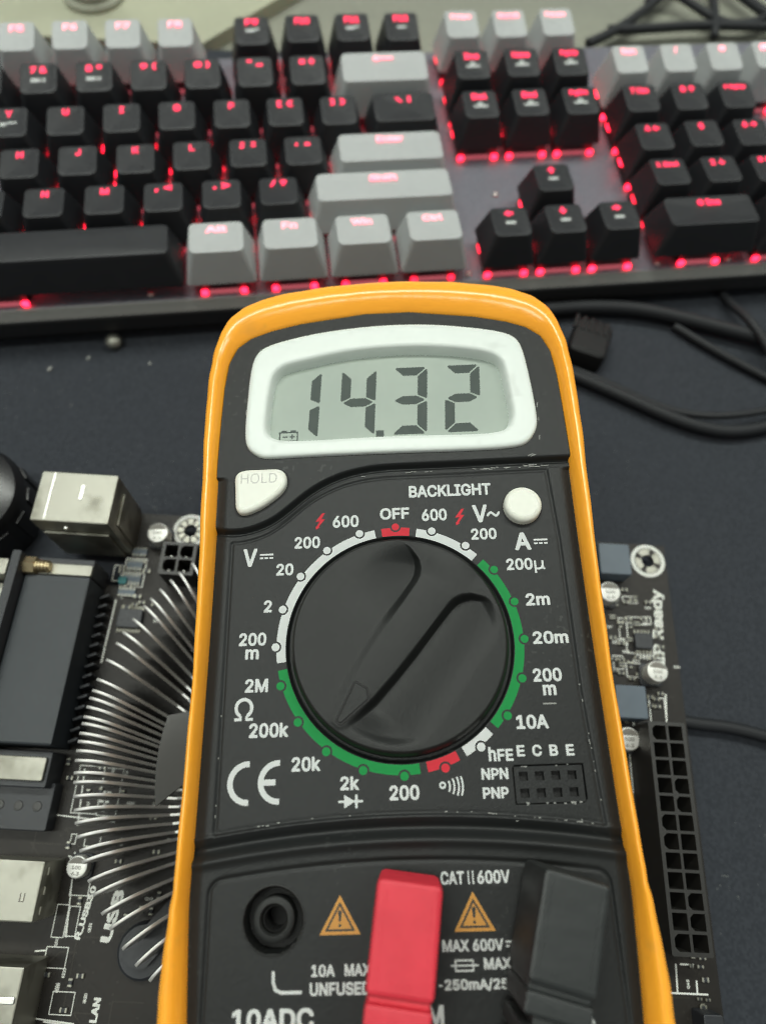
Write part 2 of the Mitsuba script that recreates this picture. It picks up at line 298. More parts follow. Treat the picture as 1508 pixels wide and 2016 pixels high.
for u, row, wu, colr, leg, sub in KEYS:
    x, y = (u - 13) * U, ROWY[row] * U - 4
    k = numbered(kb + '__key')
    scene[k] = {**shared(('cap', wu, row, colr), keycap(wu, row), colr, 38), 'to_world': kpose(x + rng.normal(0, .08), y + rng.normal(0, .08), -1.5 + rng.normal(0, .1), rng.normal(0, .5))}
    labels[k] = {'label': ('light grey' if colr == GRY else 'black') + ' keycap' + (' of the space bar' if wu > 6 else '')}
    scene[k + '__switch'] = {**shared('stem', STEM, 'm_case', 30), 'to_world': kpose(x, y, PLZ + .02)}
    scene[k + '__led_glow'] = {**shared('led_glow', LED_GLOW, 'm_led_glow', False), 'to_world': kpose(x, y, PLZ + .05), 'emitter': EMITS[int(rng.integers(5))]}
    scene[k + '__housing_glow'] = {**shared('glow_bar', GLOW_BAR, 'm_glow_bar', False), 'to_world': kpose(x, y, PLZ + .05), 'emitter': {'type': 'area', 'radiance': rgb((.34, .05, .07)), 'sampling_weight': .05}}  # no lamp: given its own emission to paint LED light showing through the housing
    tz = ROWZ[row] - (.42 if wu < 2 else .36) + .03
    ta = math.tan(math.radians(TILT[row]))
    lp = kpose(x, y + 4, ROWZ[row] + .02 - (.5 if wu < 2 else .22), TILT[row])
    if leg in ('up', 'down', 'left', 'right'):
        lm = ext(ARROW({'up': 0, 'left': 90, 'down': 180, 'right': 270}[leg]), 0, .25)
    elif leg == 'back':
        lm = ext(unary_union([affinity.rotate(Polygon([(0, 1.6), (1.5, -.1), (-1.5, -.1)]), 90, origin=(0, 0)), sbox(0, -.4, 6, .4)]), 0, .25); lm.apply_translation((-2.6, 0, 0))
    elif leg == 'bar':
        lm = ext(sbox(-7, -.45, 7, .45), 0, .25); lm.apply_translation((-15, 1.0, .62))
    else:
        hh = 2.7 if len(leg) < 5 or wu > 1 else 2.2
        w = {1: None, 2: 5.0, 3: 5.6, 4: 6.8, 5: 8.2, 6: 8.6}[len(leg)]
        if leg in ('Enter', 'Shift'): w = 9.5
        if leg in ('Alt', 'Ctrl', 'Win'): w = 6.8
        lm = text(leg, 0, 0, w, hh, 0, .25); e = lm.bounds.mean(0); lm.apply_translation((-e[0], -e[1], 0))
    lx = 2.2 if leg in ('left', 'down', 'right', 'up') else 0
    lm.apply_translation((lx * 0, 0, 0))
    scene[k + '__legend'] = mikit.ply(lm, 'm_legend' if colr == GRY else 'm_legend_dark', False, to_world=lp, emitter={'type': 'area', 'radiance': rgb(REDG if colr == GRY else RED), 'sampling_weight': .02})
    if sub:
        bars = {1: [(0, -4.2, 3.4, 1.2)], 2: [(-.8, -4.0, 3.4, 1.3), (1.8, -3.4, 1.6, .9)], 3: [(-1.0, -4.6, 3.2, 1.5), (1.9, -4.6, 1., 1.5)],
                4: [(0, -3.4, 1.7, 1.3), (0, -4.7, 5.2, 1.0)], 5: [(-2.5, -4.6, 3.5, 1.3), (1.6, -4.0, 4, .7)]}[sub]
        scene[k + '__second_print'] = mikit.ply(ext(unary_union([sbox(a - w / 2, b - h / 2, a + w / 2, b + h / 2).buffer(-.2).buffer(.2) for a, b, w, h in bars]), 0, .12), 'm_white_print', False, to_world=lp)
for sx, sy in ((-70, -110.8), (39.5, -110.6), (109, -111), (136, -111), (56, -74), (77, -66)):
    put('screw', lathe([(1.15, -7), (1.1, -6.5), (.7, -6.1), (.01, -6.0)], 14, (sx, sy, 0)), 'm_steel', KB, kb, True)

# ------------------------------------------------------------------ motherboard
YAW = 3.0
def W(*p): return p
mb = thing('motherboard', 'dark brown computer circuit board with connectors, heat sink and white silkscreen print', 'circuit board')
yc, ys = math.cos(math.radians(YAW)), math.sin(math.radians(YAW))
def B(x, y):   # board coordinates (right edge x = 0, top edge y = 0) -> desk
    return 87.0 + yc * x - ys * y, 85.2 + ys * x + yc * y
def Binv(X, Y):
    dx, dy = X - 87.0, Y - 85.2; return yc * dx + ys * dy, -ys * dx + yc * dy
PB = pose([[yc, -ys, 0], [ys, yc, 0], [0, 0, 1]], (87.0, 85.2, 0))
Z0 = 7.0
holes = [Binv(81.7, 79.6), Binv(-56.8, 73.0)]
bp = Polygon([(0, 0), (-160, 0), (-160, -23), (-190, -23), (-190, -190), (0, -190)])
for hx, hy in holes: bp = bp.difference(Point(hx, hy).buffer(1.9, 16))
put('circuit_board', ext(bp, 5.4, Z0), 'm_pcb', PB, mb)
for hx, hy in ((-20, -60), (-150, -60), (-150, -150), (-20, -150)):
    put('standoff', lathe([(3, .02), (3, 5.39)], 16, (hx, hy, 0)), 'm_steel', PB, mb)
# faint copper traces
tr = []
for i in range(150):
    x, y = rng.uniform(-175, -4), rng.uniform(-150, -3)
    L = rng.uniform(3, 16); a = rng.choice([0, 45, 90, 135]); q = math.radians(a)
    tr.append(LineString([(x, y), (x + L * math.cos(q), y + L * math.sin(q)), (x + L * math.cos(q) + L * .6, y + L * math.sin(q))]).buffer(.16, cap_style=2))
tr = [t for t in tr if bp.contains(t)]
put('copper_trace', ext(unary_union(tr), Z0 + .01, Z0 + .035), 'm_trace', PB, mb, kind='stuff')
def ring_hole(hx, hy, pads):
    k = put('mounting_hole', lathe([(5.2, Z0 + .03), (5.2, Z0 + .12), (4.6, Z0 + .2), (4.1, Z0 + .12), (4.1, Z0 + .03)], 40, (hx, hy, 0)), 'm_silk', PB, mb, True)
    for j in range(pads):
        a = 2 * math.pi * j / pads + .3
        w = Point(0, 0).buffer(3.8, 24).difference(Point(0, 0).buffer(2.0, 16)).intersection(Polygon([(0, 0), (6 * math.cos(a - 2.2 / pads), 6 * math.sin(a - 2.2 / pads)), (7 * math.cos(a), 7 * math.sin(a)), (6 * math.cos(a + 2.2 / pads), 6 * math.sin(a + 2.2 / pads))]))
        put('pad', xf(ext(w, Z0 + .03, Z0 + .16), 0, (hx, hy, 0)), 'm_tin', PB, k)
    put('sleeve', lathe([(2.0, Z0 + .14), (1.85, Z0 + .1), (1.85, Z0 - 1.5)], 20, (hx, hy, 0)), 'm_steel', PB, k, True)
ring_hole(*holes[0], 4); ring_hole(*holes[1], 9)

# 24 pin and 4 pin power sockets
def power_socket(cx, cy, nx, ny, top, name='power_socket', lab=None):
    p = 4.2; w, h = nx * p + 1.2, ny * p + 1.2
    o = Polygon(rrect(w, h, .3, 2)); cells = []
    for i in range(nx):
        for j in range(ny):
            x, y = (i - (nx - 1) / 2) * p, (j - (ny - 1) / 2) * p
            c = Polygon(rrect(3.55, 3.55, .15, 2)) if (i + j * 2 + j // 2) % 3 else Polygon([(-1.77, -.9), (-.9, -1.77), (1.77, -1.77), (1.77, 1.77), (-.9, 1.77), (-1.77, .9)])
            cells.append((x, y, affinity.translate(c, x, y)))
    q = o.difference(unary_union([c for _, _, c in cells]))
    k = put(name, cat([xf(ext(q, Z0 + .05, top), 0, (cx, cy, 0)), bx(w, h, 3, (cx, cy, Z0 + .05))]), 'm_rib', PB, mb, label=lab)
    for x, y, c in cells:
        put('cell', xf(ext(c.buffer(-.03), Z0 + 3.1, Z0 + 3.4), 0, (cx, cy, 0)), 'm_hole', PB, k)
        put('pin', bx(.8, .8, min(6.0, top - Z0 - 7), (cx + x - .9, cy + y - .4, Z0 + 3.4), c=.3), 'm_steel', PB, k)
    return k
ax, ay = Binv(79.85, 4.45)
power_socket(ax, ay, 2, 12, 20.0, lab='black power socket with two rows of twelve square cells')
x4, y4 = Binv(-55.3, 60.3)
power_socket(x4, y4, 2, 2, 18.0, lab='black power socket with four square cells')

def capacitor(X, Y, r, h, name='capacitor', ang=0.):
    x, y = Binv(X, Y)
    k = put(name, lathe([(r * .98, Z0 + .05), (r, Z0 + .6), (r * .9, Z0 + 1.2), (r, Z0 + 1.7), (r, Z0 + h - .7), (r * .93, Z0 + h - .15), (r * .82, Z0 + h), (.01, Z0 + h + .02)], 36, (x, y, 0)), 'm_cap_top', PB, mb, 35)
    seg = Point(0, 0).buffer(r * .84, 24).intersection(sbox(-r, r * .28, r, r))
    put('mark', xf(ext(affinity.rotate(seg, ang, origin=(0, 0)), Z0 + h + .03, Z0 + h + .09), 0, (x, y, 0)), 'm_cap_mark', PB, k)
    put('lettering', xf(cat([text('100', -1.3 * r / 3, -.2 * r, 2.6 * r / 3, r * .32, 0, .05), text('6.3', -1.1 * r / 3, -.7 * r, 2.2 * r / 3, r * .3, 0, .05)]), ang, (x, y, Z0 + h + .03)), 'm_cap_mark', PB, k)
    b = bx(2 * r + .5, 2 * r + .5, 1.0, (x, y, Z0 + .04), r=1.2); put('base', b, 'm_conn', PB, k)
capacitor(67.7, 66.4, 3.15, 6.0); capacitor(80.2, 44.8, 3.0, 6.0, ang=-5); capacitor(71.4, 26.0, 3.1, 6.0); capacitor(-64.4, 69.2, 3.1, 5.8, ang=4); capacitor(-63.8, -17.8, 2.6, 4.5)
for X, Y, w, d in ((69.3, 76.5, 9.2, 9.6), (72.3, 35.6, 8.4, 8.8)):
    x, y = Binv(X, Y); k = put('choke', bx(w, d, 6.0, (x, y, Z0 + .6), r=.5, c=.35), 'm_choke', PB, mb, 30)
    put('lead', bx(w + 1.6, d * .35, .7, (x, y, Z0 + .03)), 'm_steel', PB, k)

# rear connector block with bright can
x, y = Binv(-82.6, 70.2)
k = put('port_shell', bx(20.6, 14.6, 22.8, (x, y, Z0 + .2), r=.5, c=.4), 'm_tin', PB, mb, 30, label='tall shiny metal port shell')
put('seam', bx(.5, 14.0, .25, (x - 6.6, y, Z0 + 22.95)), 'm_steel', PB, k)
put('spring', bx(.9, 4.6, .35, (x + 1.6, y + 1.5, Z0 + 22.95)), 'm_steel', PB, k)
put('rivet', lathe([(.9, 0), (.6, .5), (.01, .6)], 12, (x - 2, y - 7.2, Z0 + 19)), 'm_steel', PB, k)
put('back_shell', bx(17.5, .6, 16, (x - .2, y - 7.75, Z0 + .1)), 'm_tin', PB, k, label='back plate of the port shell')
put('side_flap', bx(.5, 9.5, 17, (x + 10.6, y - .3, Z0 + .1)), 'm_tin', PB, k)
# video connector slab
x, y = Binv(-84.2, 29.4)
k = put('video_connector', bx(17.6, 43.4, 11.8, (x, y, Z0 + 1.4), r=.6, c=.5), 'm_slab', PB, mb, 30, label='long dark connector body with metal end straps')
put('flange', bx(2.4, 52, 17.5, (x - 10.2, y + .8, Z0 + .1)), 'm_conn', PB, k)
put('metal_strap', bx(14.6, 3.2, .9, (x + 1.2, y + 23.6, Z0 + 11.8)), 'm_tin', PB, k, label='bright metal strap at the upper end')
put('metal_strap', bx(13.5, 5.6, .9, (x + .4, y - 27.0, Z0 + 9.0)), 'm_tin', PB, k, label='bright metal strap at the lower end')
put('housing_end', bx(15.6, 5, 11.5, (x + .6, y + 24.6, Z0 + .1)), 'm_conn', PB, k)
put('housing_end', bx(15, 8.5, 8.7, (x + .4, y - 27, Z0 + .1)), 'm_conn', PB, k)
nut = trimesh.creation.cylinder(2.5, 3.0, sections=6); nut.apply_transform(trimesh.transformations.rotation_matrix(math.pi / 2, [0, 1, 0])); nut.apply_translation((x - 7.4, y + 23.8, Z0 + 13.6))
put('hex_nut', nut, 'm_brass', PB, k)
scr = [trimesh.creation.cylinder(r, .45, sections=18) for r in (1.7, 1.3) * 4]
for i, s in enumerate(scr): s.apply_transform(trimesh.transformations.rotation_matrix(math.pi / 2, [0, 1, 0])); s.apply_translation((x - 5.6 + i * .45, y + 23.8, Z0 + 13.8))
put('bolt', cat(scr), 'm_brass', PB, k)
for i in range(15):
    yy = y - 19.5 + i * 2.75
    put('terminal', xf(bx(2.6, .8, 4.6, (0, 0, 0), c=.4), 24, (x + 10.3, yy, Z0 + .1)), 'm_conn', PB, k)
put('metal_shell', bx(6.5, 4.6, 7.5, (x - 15, y + 22.0, Z0 + 10.0), c=.3), 'm_tin', PB, k)
put('metal_shell', bx(8, 44, 12, (x - 16, y - 3, Z0 + .2), c=.3), 'm_tin', PB, k)
# usb and network port shells at the lower left
x, y = Binv(-76.5, -23.2)
k = put('usb_port_shell', bx(17, 12.4, 12.5, (x, y, Z0 + .1), r=.4, c=.35), 'm_tin', PB, mb, 30, label='plain metal port shell beside the white print')
put('mark', cat([bx(.25, 1.7, .1, (x + 4.6, y - 1.2, Z0 + 12.6)), bx(.25, 1.7, .1, (x + 5.5, y - 1.2, Z0 + 12.6)), bx(1.2, .2, .1, (x + 5.0, y - 2.1, Z0 + 12.6))]), 'm_cap_mark', PB, k)
for s in (-1, 0, 1): put('tab', bx(.5, 1.7, .8, (x + 8.7, y + s * 4, Z0 + 9.5)), 'm_tin', PB, k)
x, y = Binv(-75.5, -45.0)
k = put('network_port_shell', bx(19, 15, 13.2, (x, y, Z0 + .1), r=.4, c=.4), 'm_tin', PB, mb, 30, label='metal port shell in the lower left corner')
put('rim', bx(16, 1.4, .5, (x + 1, y + 1.4, Z0 + 13.2)), 'm_steel', PB, k)
# row of black audio parts above it
x, y = Binv(-83, -6)
k = put('audio_header', bx(19, 11, 5.0, (x, y, Z0 + .1)), 'm_conn', PB, mb)
for i in range(3): put('bore', lathe([(1.2, Z0 + 5.12), (1.1, Z0 + 5.35), (.6, Z0 + 5.4), (.01, Z0 + 5.4)], 20, (x - 3 + i * 4.6, y, 0)), 'm_rib', PB, k)
put('teal_resistor', bx(4.2, 2.2, 1.6, (*Binv(-87.2, 57.2), Z0 + .1)), 'm_teal', PB, mb)
put('teal_resistor', bx(2.4, 2.2, 1.6, (*Binv(-72.4, 55.0), Z0 + .1)), 'm_teal', PB, mb)
# small soldered parts: body, two ends
def chip_part(X, Y, w, d, vert=False):
    x, y = Binv(X, Y); k = put('chip_part', bx(w, d, .7, (x, y, Z0 + .04)), 'm_conn', PB, mb)
    for s in (-1, 1):
        put('solder_end', bx(w * .3 if not vert else w * 1.02, d * 1.02 if not vert else d * .3, .75, (x + (0 if vert else s * w * .36), y + (s * d * .36 if vert else 0), Z0 + .04)), 'm_tin', PB, k)
def frame(X, Y, w, d, t=.3):
    return affinity.translate(sbox(-w / 2, -d / 2, w / 2, d / 2).difference(sbox(-w / 2 + t, -d / 2 + t, w / 2 - t, d / 2 - t)), *Binv(X, Y))
silk, silk_text = [], []
for X, Y, w, d in ((-70.2, 60.2, 6.2, 4.6), (-70.2, 55.9, 6.8, 4.4), (-74.6, 57.4, 3.0, 5.0)): silk.append(frame(X, Y, w, d, .3))
silk.append(LineString([Binv(-73.2, 49.6), Binv(-72.6, 31.4)]).buffer(.25, cap_style=2))
for X, Y, w, d in ((-68.5, 61.5, 2.2, 1.3), (-66.5, 58.8, 2.2, 1.3), (-70.6, 53.8, 2.4, 1.4), (-67.2, 51.0, 2.0, 1.2), (-69.5, 47.6, 2.4, 1.3), (-66.6, 44.6, 2, 1.2), (-73.6, 58.5, 1.6, 2.4)): chip_part(X, Y, w, d)
def resistor_pack(X, Y, w, d, n):
    x, y = Binv(X, Y); k = put('resistor_pack', bx(w, d, .8, (x, y, Z0 + .04)), 'm_choke', PB, mb)
    for i in range(n):
        for s_ in (-1, 1): put('solder_end', bx(w / n * .6, d * .34, .85, (x - w / 2 + (i + .5) * w / n, y + s_ * d * .38, Z0 + .04)), 'm_tin', PB, k)
for X, Y, w, d, n in ((-69.9, 64.4, 4.4, 2.6, 4), (-70.3, 60.3, 4.6, 3.4, 5), (-70.3, 55.9, 5.6, 3.6, 6), (-70.6, 51.9, 5.0, 2.6, 5)): resistor_pack(X, Y, w, d, n)
# small gull wing chips with pins
def ic(X, Y, w, d, n, name='small_chip'):
    x, y = Binv(X, Y); k = put(name, bx(w, d, 1.5, (x, y, Z0 + .15)), 'm_conn', PB, mb)
    for i in range(n):
        for s in (-1, 1): put('lead', bx(.45, 1.3, .5, (x - w / 2 + (i + .5) * w / n, y + s * (d / 2 + .5), Z0 + .04), c=.1), 'm_tin', PB, k)
ic(78.6, 54.2, 5.2, 4.6, 5); ic(-67.6, 44.3, 6.8, 5.4, 9)
for i in range(10): chip_part(70.0 + (i % 4) * 2.35, 60.6 - (i // 4) * 6.2 - (i % 2) * 1.3, 1.9, 1.15, i % 3 == 0)
for X, Y in ((83.4, 58.6), (83.2, 56.2), (83.8, 53.2), (83.4, 50.8), (72.2, 48.3), (74.7, 47.8), (76.8, 49.4), (72.0, 44.4), (75.0, 43.2), (77, 44.6), (74.2, 65.6), (76.2, 66.4), (81.6, 38.2), (79.8, 38.6), (81.8, 36.2), (79.9, 36.2)): chip_part(X, Y, 1.7, 1.0)
for X, Y, w, d in ((77.6, 60.4, 5.6, 2.4), (80.4, 60.8, 2.4, 2.4), (73.2, 57.6, 2.6, 6.4), (75.6, 52.8, 3.4, 4.6), (71.4, 47.5, 3, 4), (76, 45.8, 4.8, 4.2), (82.0, 34.5, 4.6, 8.6), (83.2, 47.8, 2.6, 2.8), (75.6, 66.6, 4.6, 2.2), (73.6, 21, .4, 16)): silk.append(frame(X, Y, w, d, .28))
for i in range(6):
    silk.append(affinity.translate(sbox(-.25, -.9, .25, .9), *Binv(77.0 + i * .95, 50.2)))
    silk.append(affinity.translate(sbox(-.22, -.8, .22, .8), *Binv(70.2 + i * .8, 53.6)))
# lower left outlines
for X, Y, w, d in ((-67.3, -.6, 6.6, 11.5), (-61.6, -.6, 5.0, 11.5), (-63.0, -12.2, 4.0, 2.6), (-67.8, -12.2, 1.4, 2.4), (-63.3, -21.2, 4.6, 6.2), (-63.0, -29.6, 2.6, 6.4), (-65.9, -29.8, 3.0, 7), (-64.8, -37.2, 5.2, 4.4), (-60.8, -45.8, 5.2, 4.6), (-69.6, -45.9, 2.8, 2.4), (-45.8, -52.6, 3.0, 3.2)): silk.append(frame(X, Y, w, d, .2))
for (a, b) in (((-80, -7.2), (-58.6, -7.4)), ((-69.5, 4.2), (-67.6, -9.2)), ((-66.6, -15), (-63.6, -33)), ((-68, -16), (-65, -16.6)), ((-64, -49.6), (-56, -49.8)), ((-56, -49.8), (-56, -62)), ((-73, -49), (-57, -49.4)), ((-67.5, -36), (-70, -36.4))):
    silk.append(LineString([Binv(*a), Binv(*b)]).buffer(.16, cap_style=2))
for i in range(8): silk.append(affinity.translate(sbox(-.5, -.28, .5, .28), *Binv(-63.2 + (i % 2) * 1.4, 3.6 - (i // 2) * 2.2)))
# the strip below the 24 pin socket
for (a, b) in (((83.6, -24.6), (87.0, -24.4)), ((82.6, -24.6), (82.6, -30.4)), ((79, -30.8), (90, -30.2)), ((87.4, -27.6), (87.4, -30.4)), ((75, 38), (75, 22)), ((84.5, 40), (84.2, 31)), ((76.6, 20), (77.6, -6))):
    silk.append(LineString([Binv(*a), Binv(*b)]).buffer(.2, cap_style=2))
busy = unary_union([Polygon([Binv(*q) for q in ((-74, 41), (-60, 41), (-60, 60), (-74, 66))]), Polygon([Binv(*q) for q in ((-80, 6), (-46, 6), (-40, -62), (-56, -62), (-66, -50), (-66, -18), (-72, -16))]), Polygon([Binv(*q) for q in ((60, 70), (88, 72), (91, -60), (84, -60), (82.5, 30), (60, 30))])])
for q in (((-60.9, -34), (-59.3, -21)), ((-54.3, -34.5), (-53, -21)), ((-53, -49.6), (-52.6, -43)), ((83.5, 44), (85.4, 71))): busy = busy.difference(LineString([Binv(*a) for a in q]).buffer(2.3))
busy = busy.difference(Point(-44.4, -33.6).buffer(.1)).difference(Point(*Binv(-44.4, -33.6)).buffer(7.5)).difference(Point(*holes[0]).buffer(6.5)).difference(affinity.translate(sbox(-5.2, -26, 5.2, 26), ax, ay))
def spot():
    while True:
        a, b, c, d = busy.bounds; x, y = rng.uniform(a, c), rng.uniform(b, d)
        if busy.contains(Point(x, y)) and bp.buffer(-1.5).contains(Point(x, y)): return x, y
for i in range(70):
    x, y = spot(); X_, Y_ = B(x, y); v_ = rng.random() < .5
    chip_part(X_, Y_, *((1.0, 1.7) if v_ else (1.7, 1.0)), vert=v_)
for i in range(40):
    x, y = spot(); w_, h_ = rng.uniform(.5, 1.1), rng.uniform(.45, .8)
    t_ = text(rng.choice(['R', 'C', 'RN', 'CE', 'D', 'Q']) + str(rng.integers(11, 399)), 0, 0, 1.9, .75, 0, .05, bold=4); silk_text.append(xf(t_, rng.choice([0, 90]), (x, y, Z0 + .03)))
vias = [Point(*spot()).buffer(.28, 6) for i in range(170)]
put('via', ext(unary_union(vias), Z0 + .036, Z0 + .06), 'm_trace', PB, mb, kind='stuff')
put('part_print', cat(silk_text), 'm_silk', PB, mb, kind='stuff')
put('silkscreen', ext(unary_union(silk), Z0 + .03, Z0 + .09), 'm_silk', PB, mb, kind='stuff')
for X, Y, w, d in ((86.2, -24.6, .8, .8), (88.4, -24.6, 1.6, .7), (87.6, -31.2, 1.2, .6), (89.6, -31.2, 1.2, .6)): chip_part(X, Y, w, d)
x, y = Binv(88.6, -46); k = put('fan_header', bx(4.6, 26, 6.2, (x, y, Z0 + .1)), 'm_conn', PB, mb)
for j in range(4): put('clip', bx(3.0, 2.6, 2.2, (x - .2, y - 8 + j * 5.2, Z0 + 6.25)), 'm_rib', PB, k)
def board_text(s, X, Y, ang, length, h, bold=6):
    m = text(s, 0, -h / 2, length, h, 0, .06, bold); m = xf(m, ang, (*Binv(X, Y), Z0 + .04)); put('lettering', m, 'm_silk', PB, mb)
board_text('EuP Ready', 83.6, 45.0, 86.0, 25.6, 4.0, 4)
board_text('R_USB30', -60.9, -33.2, 82.0, 11.4, 1.5)
board_text('USB', -54.3, -33.2, 83.0, 11.2, 2.6)
board_text('LAN', -52.9, -48.8, 88.0, 4.8, 1.7)
x, y = Binv(-52.2, -63)
# heat sink: radial curved fins round a fan
HX, HY = -6.51, 14.74; HZ = 28.0; HR = 59.16
HP = pose(np.eye(3), (HX, HY, 0))
hs = put('heat_sink', cat([lathe([(14, Z0 + .2), (14, Z0 + .6), (27.2, Z0 + 1.0), (27.2, 16), (24, 19), (.01, 19)], 64)]), 'm_fin', HP, mb, 30, label='round aluminium heat sink with many curved fins')
quad = [135.1, 139, 142.2, 145.2, 148.4, 151, 154.4, 158.6, 161.7, 166, 170.7, 173.3, 175.2, 177.1, 179.3, 181.4, 183.4, 185.3, 187.1, 188.9, 191.7, 194.1, 196.9, 199.5, 202.5, 205.3, 208.1, 210.9, 214.4, 217.5, 221.6]
tail = [225.4, 230.1, 234.3, 238.2, 242, 246]
angs = quad + tail + [a + 116 for a in quad[:-1]] + [a + 231 for a in quad[:-6]]
def fin_mesh():
    rr = np.array([HR, HR - 1, HR - 2.5, 55, 53, 51.5, 50, 48.2, 46.5, 44.7, 42, 40.5, 39.2, 38.2, 36.6, 32, 27]); t = (HR - rr) / 32
    th = math.pi - 0 + np.radians(13.0 * t ** 1.7)
    zt = np.interp(rr, [27, 36.6, 38.2, 39.2, 42, 44.7, 46.5, 48.2, 50, 51.5, 53, 55, HR], [20, 20, 19.2, 12.5, 12.6, 16.6, 19.8, 22.8, 25.2, 26.7, 27.5, HZ - .1, HZ])
    zb = np.interp(rr, [27, 44, 48, HR], [Z0 + 1.2, 8.4, 9.2, 12.5])
    zt[0] -= .5
    c = np.c_[rr * np.cos(th), rr * np.sin(th)]; d = np.gradient(c, axis=0); d /= np.linalg.norm(d, axis=1, keepdims=True); nn = np.c_[-d[:, 1], d[:, 0]]
    hw = np.interp(rr, [27, HR], [.36, .36])[:, None]
    L = [np.c_[c + nn * hw, zb], np.c_[c + nn * hw, zt - .12], np.c_[c + nn * hw * .7, zt], np.c_[c - nn * hw * .7, zt], np.c_[c - nn * hw, zt - .12], np.c_[c - nn * hw, zb]]
    n = len(rr); v = np.vstack(L); f = []
    for k in range(6):
        i = np.arange(n - 1); a, b = k * n + i, ((k + 1) % 6) * n + i
        f += [np.c_[a, a + 1, b + 1], np.c_[a, b + 1, b]]
    for e in (0, n - 1): f.append(np.array([[e, n + e, 5 * n + e], [n + e, 4 * n + e, 5 * n + e], [n + e, 2 * n + e, 4 * n + e], [2 * n + e, 3 * n + e, 4 * n + e]]))
    m = trimesh.Trimesh(v, np.vstack(f), process=False); trimesh.repair.fix_normals(m); return m
FIN = mikit.ply(fin_mesh(), 'm_fin', 30)
for a in angs:
    q = math.radians(a - 180 + rng.normal(0, .22)); c, s = math.cos(q), math.sin(q)
    scene[numbered(hs + '__fin')] = {**FIN, 'to_world': pose([[c, -s, 0], [s, c, 0], [0, 0, 1]], (HX, HY, 0))}
# fan standing in the middle of the fins
fan = put('fan', lathe([(17, 19.5), (17.5, 20), (17.5, 31), (16.5, 32.2), (.01, 32.4)], 48), 'm_conn', HP, mb, 30)
for j in range(7):
    a0 = math.radians(j * 360 / 7 + 176); rr = np.linspace(17.3, 40.3, 8); tt = np.linspace(0, 1, 6)
    R_, T_ = np.meshgrid(rr, tt, indexing='ij'); ang = a0 + (T_ - .5) * .52 + (R_ - 17.3) / 20 * .22; z = 24.5 + T_ * 8.0 - .8 * (T_ * (1 - T_)) * 4
    X, Y = R_ * np.cos(ang), R_ * np.sin(ang)
    g1 = gridmesh(X, Y, z); g2 = gridmesh(X, Y, z - .9); g2.faces = g2.faces[:, ::-1]
    put('blade', cat([g1, g2]), 'm_blade', HP, fan, True)
# black push pin foot of the cooler
fx, fy = -44.4 - HX, -33.6 - HY
ft = put('cooler_foot', lathe([(6.0, Z0 + .05), (6.0, Z0 + 2.2), (5.4, Z0 + 2.8), (2.6, Z0 + 2.9), (2.4, Z0 + 4.0), (1.2, Z0 + 4.2), (.01, Z0 + 4.0)], 40, (fx, fy, 0)), 'm_conn', HP, mb, 30, label='round black plastic foot of the cooler')
arm = ext(LineString([(fx, fy), (fx + 16, fy + 22)]).buffer(3.2), Z0 + 2.0, Z0 + 5.0)
put('arm', arm, 'm_conn', HP, ft)

# ------------------------------------------------------------------ multimeter
MRm = [[.98886, -.12961, -.07325], [.12706, .99115, -.03847], [.07758, .02873, .99657]]; MTm = np.array([5.98, 31.3, 69.05])
MP = pose(MRm, MTm)
mm = thing('multimeter', 'black digital multimeter in an orange rubber holster reading 14.32', 'multimeter')
RO = np.array([(0, -77), (20, -76.5), (36, -74.5), (40.6, -69), (41.4, -61.5), (41.4, -54), (40.8, -45.5), (40.25, -40.5), (40.1, -32), (39.7, -12), (39.9, 5), (40.4, 22), (41.1, 40), (41.4, 52), (41.2, 62), (40.3, 69), (38.4, 75), (35.2, 79.2), (30.6, 81.9), (23.5, 83.9), (12, 85.4), (0, 85.9)]); RO[:, 1] += np.interp(RO[:, 1], [55, 75], [0, 1.3])
RI = np.array([(0, -72.5), (18, -72.2), (32.5, -70.8), (35.9, -67.5), (36.6, -61), (37.1, -53), (37.5, -46), (37.6, -41), (37.4, -32), (37.2, -12), (37.1, 5), (37.15, 22), (37.3, 40), (37.15, 50), (36.9, 58), (36.2, 64), (34.5, 68), (31.4, 70.6), (26.9, 72.4), (20, 74.1), (10, 75.5), (0, 76)]); RI[:, 1] += np.interp(RI[:, 1], [50, 66], [0, 1.1])
def full_loop(R, per=7):
    t = np.arange(len(R)); cs = CubicSpline(t, R); q = cs(np.linspace(0, len(R) - 1, per * (len(R) - 1) + 1))
    q[:, 0] = np.maximum(q[:, 0], 0)
    return np.vstack([q, (q * [-1, 1])[-2:0:-1]])
LO, LI = full_loop(RO), full_loop(RI)
LO += normals2(LO) * (.10 * np.sin(np.arange(len(LO)) * .9) * np.sin(np.arange(len(LO)) * .17))[:, None]
prof = [(.10, -29.0, 1), (0.04, -26, .6), (0, -12, .2), (0, -4.0, 0), (.012, -1.2, 0), (.05, .4, 0), (.12, 1.5, 0), (.22, 2.35, 0), (.34, 2.85, 0), (.46, 3.0, 0), (.57, 2.85, 0), (.68, 2.4, 0), (.79, 1.75, 0), (.90, .95, 0), (.985, .1, 0), (1.0, -1.2, 0)]
put('holster', loft([np.c_[(LO * (1 - s) + LI * s) - normals2(LO) * o, np.full(len(LO), z)] for s, z, o in prof], cap_bottom=True), 'm_orange', MP, mm, 50, label='orange rubber holster round the meter')
BO = np.array([(-31.8, 44.5), (-31.75, 54), (-30.9, 64), (-29.3, 67), (-26.2, 68.7), (-17, 71), (-7.6, 72.2), (0, 72.6), (9.3, 72.3), (18.8, 71), (27, 68.9), (29.5, 66.6), (30.6, 61.5), (31.2, 54.5), (31.5, 47), (31, 44), (29.2, 41.2), (26, 39.9), (0, 39.6), (-25, 39.4), (-28.2, 39.7), (-30.7, 41.5)])
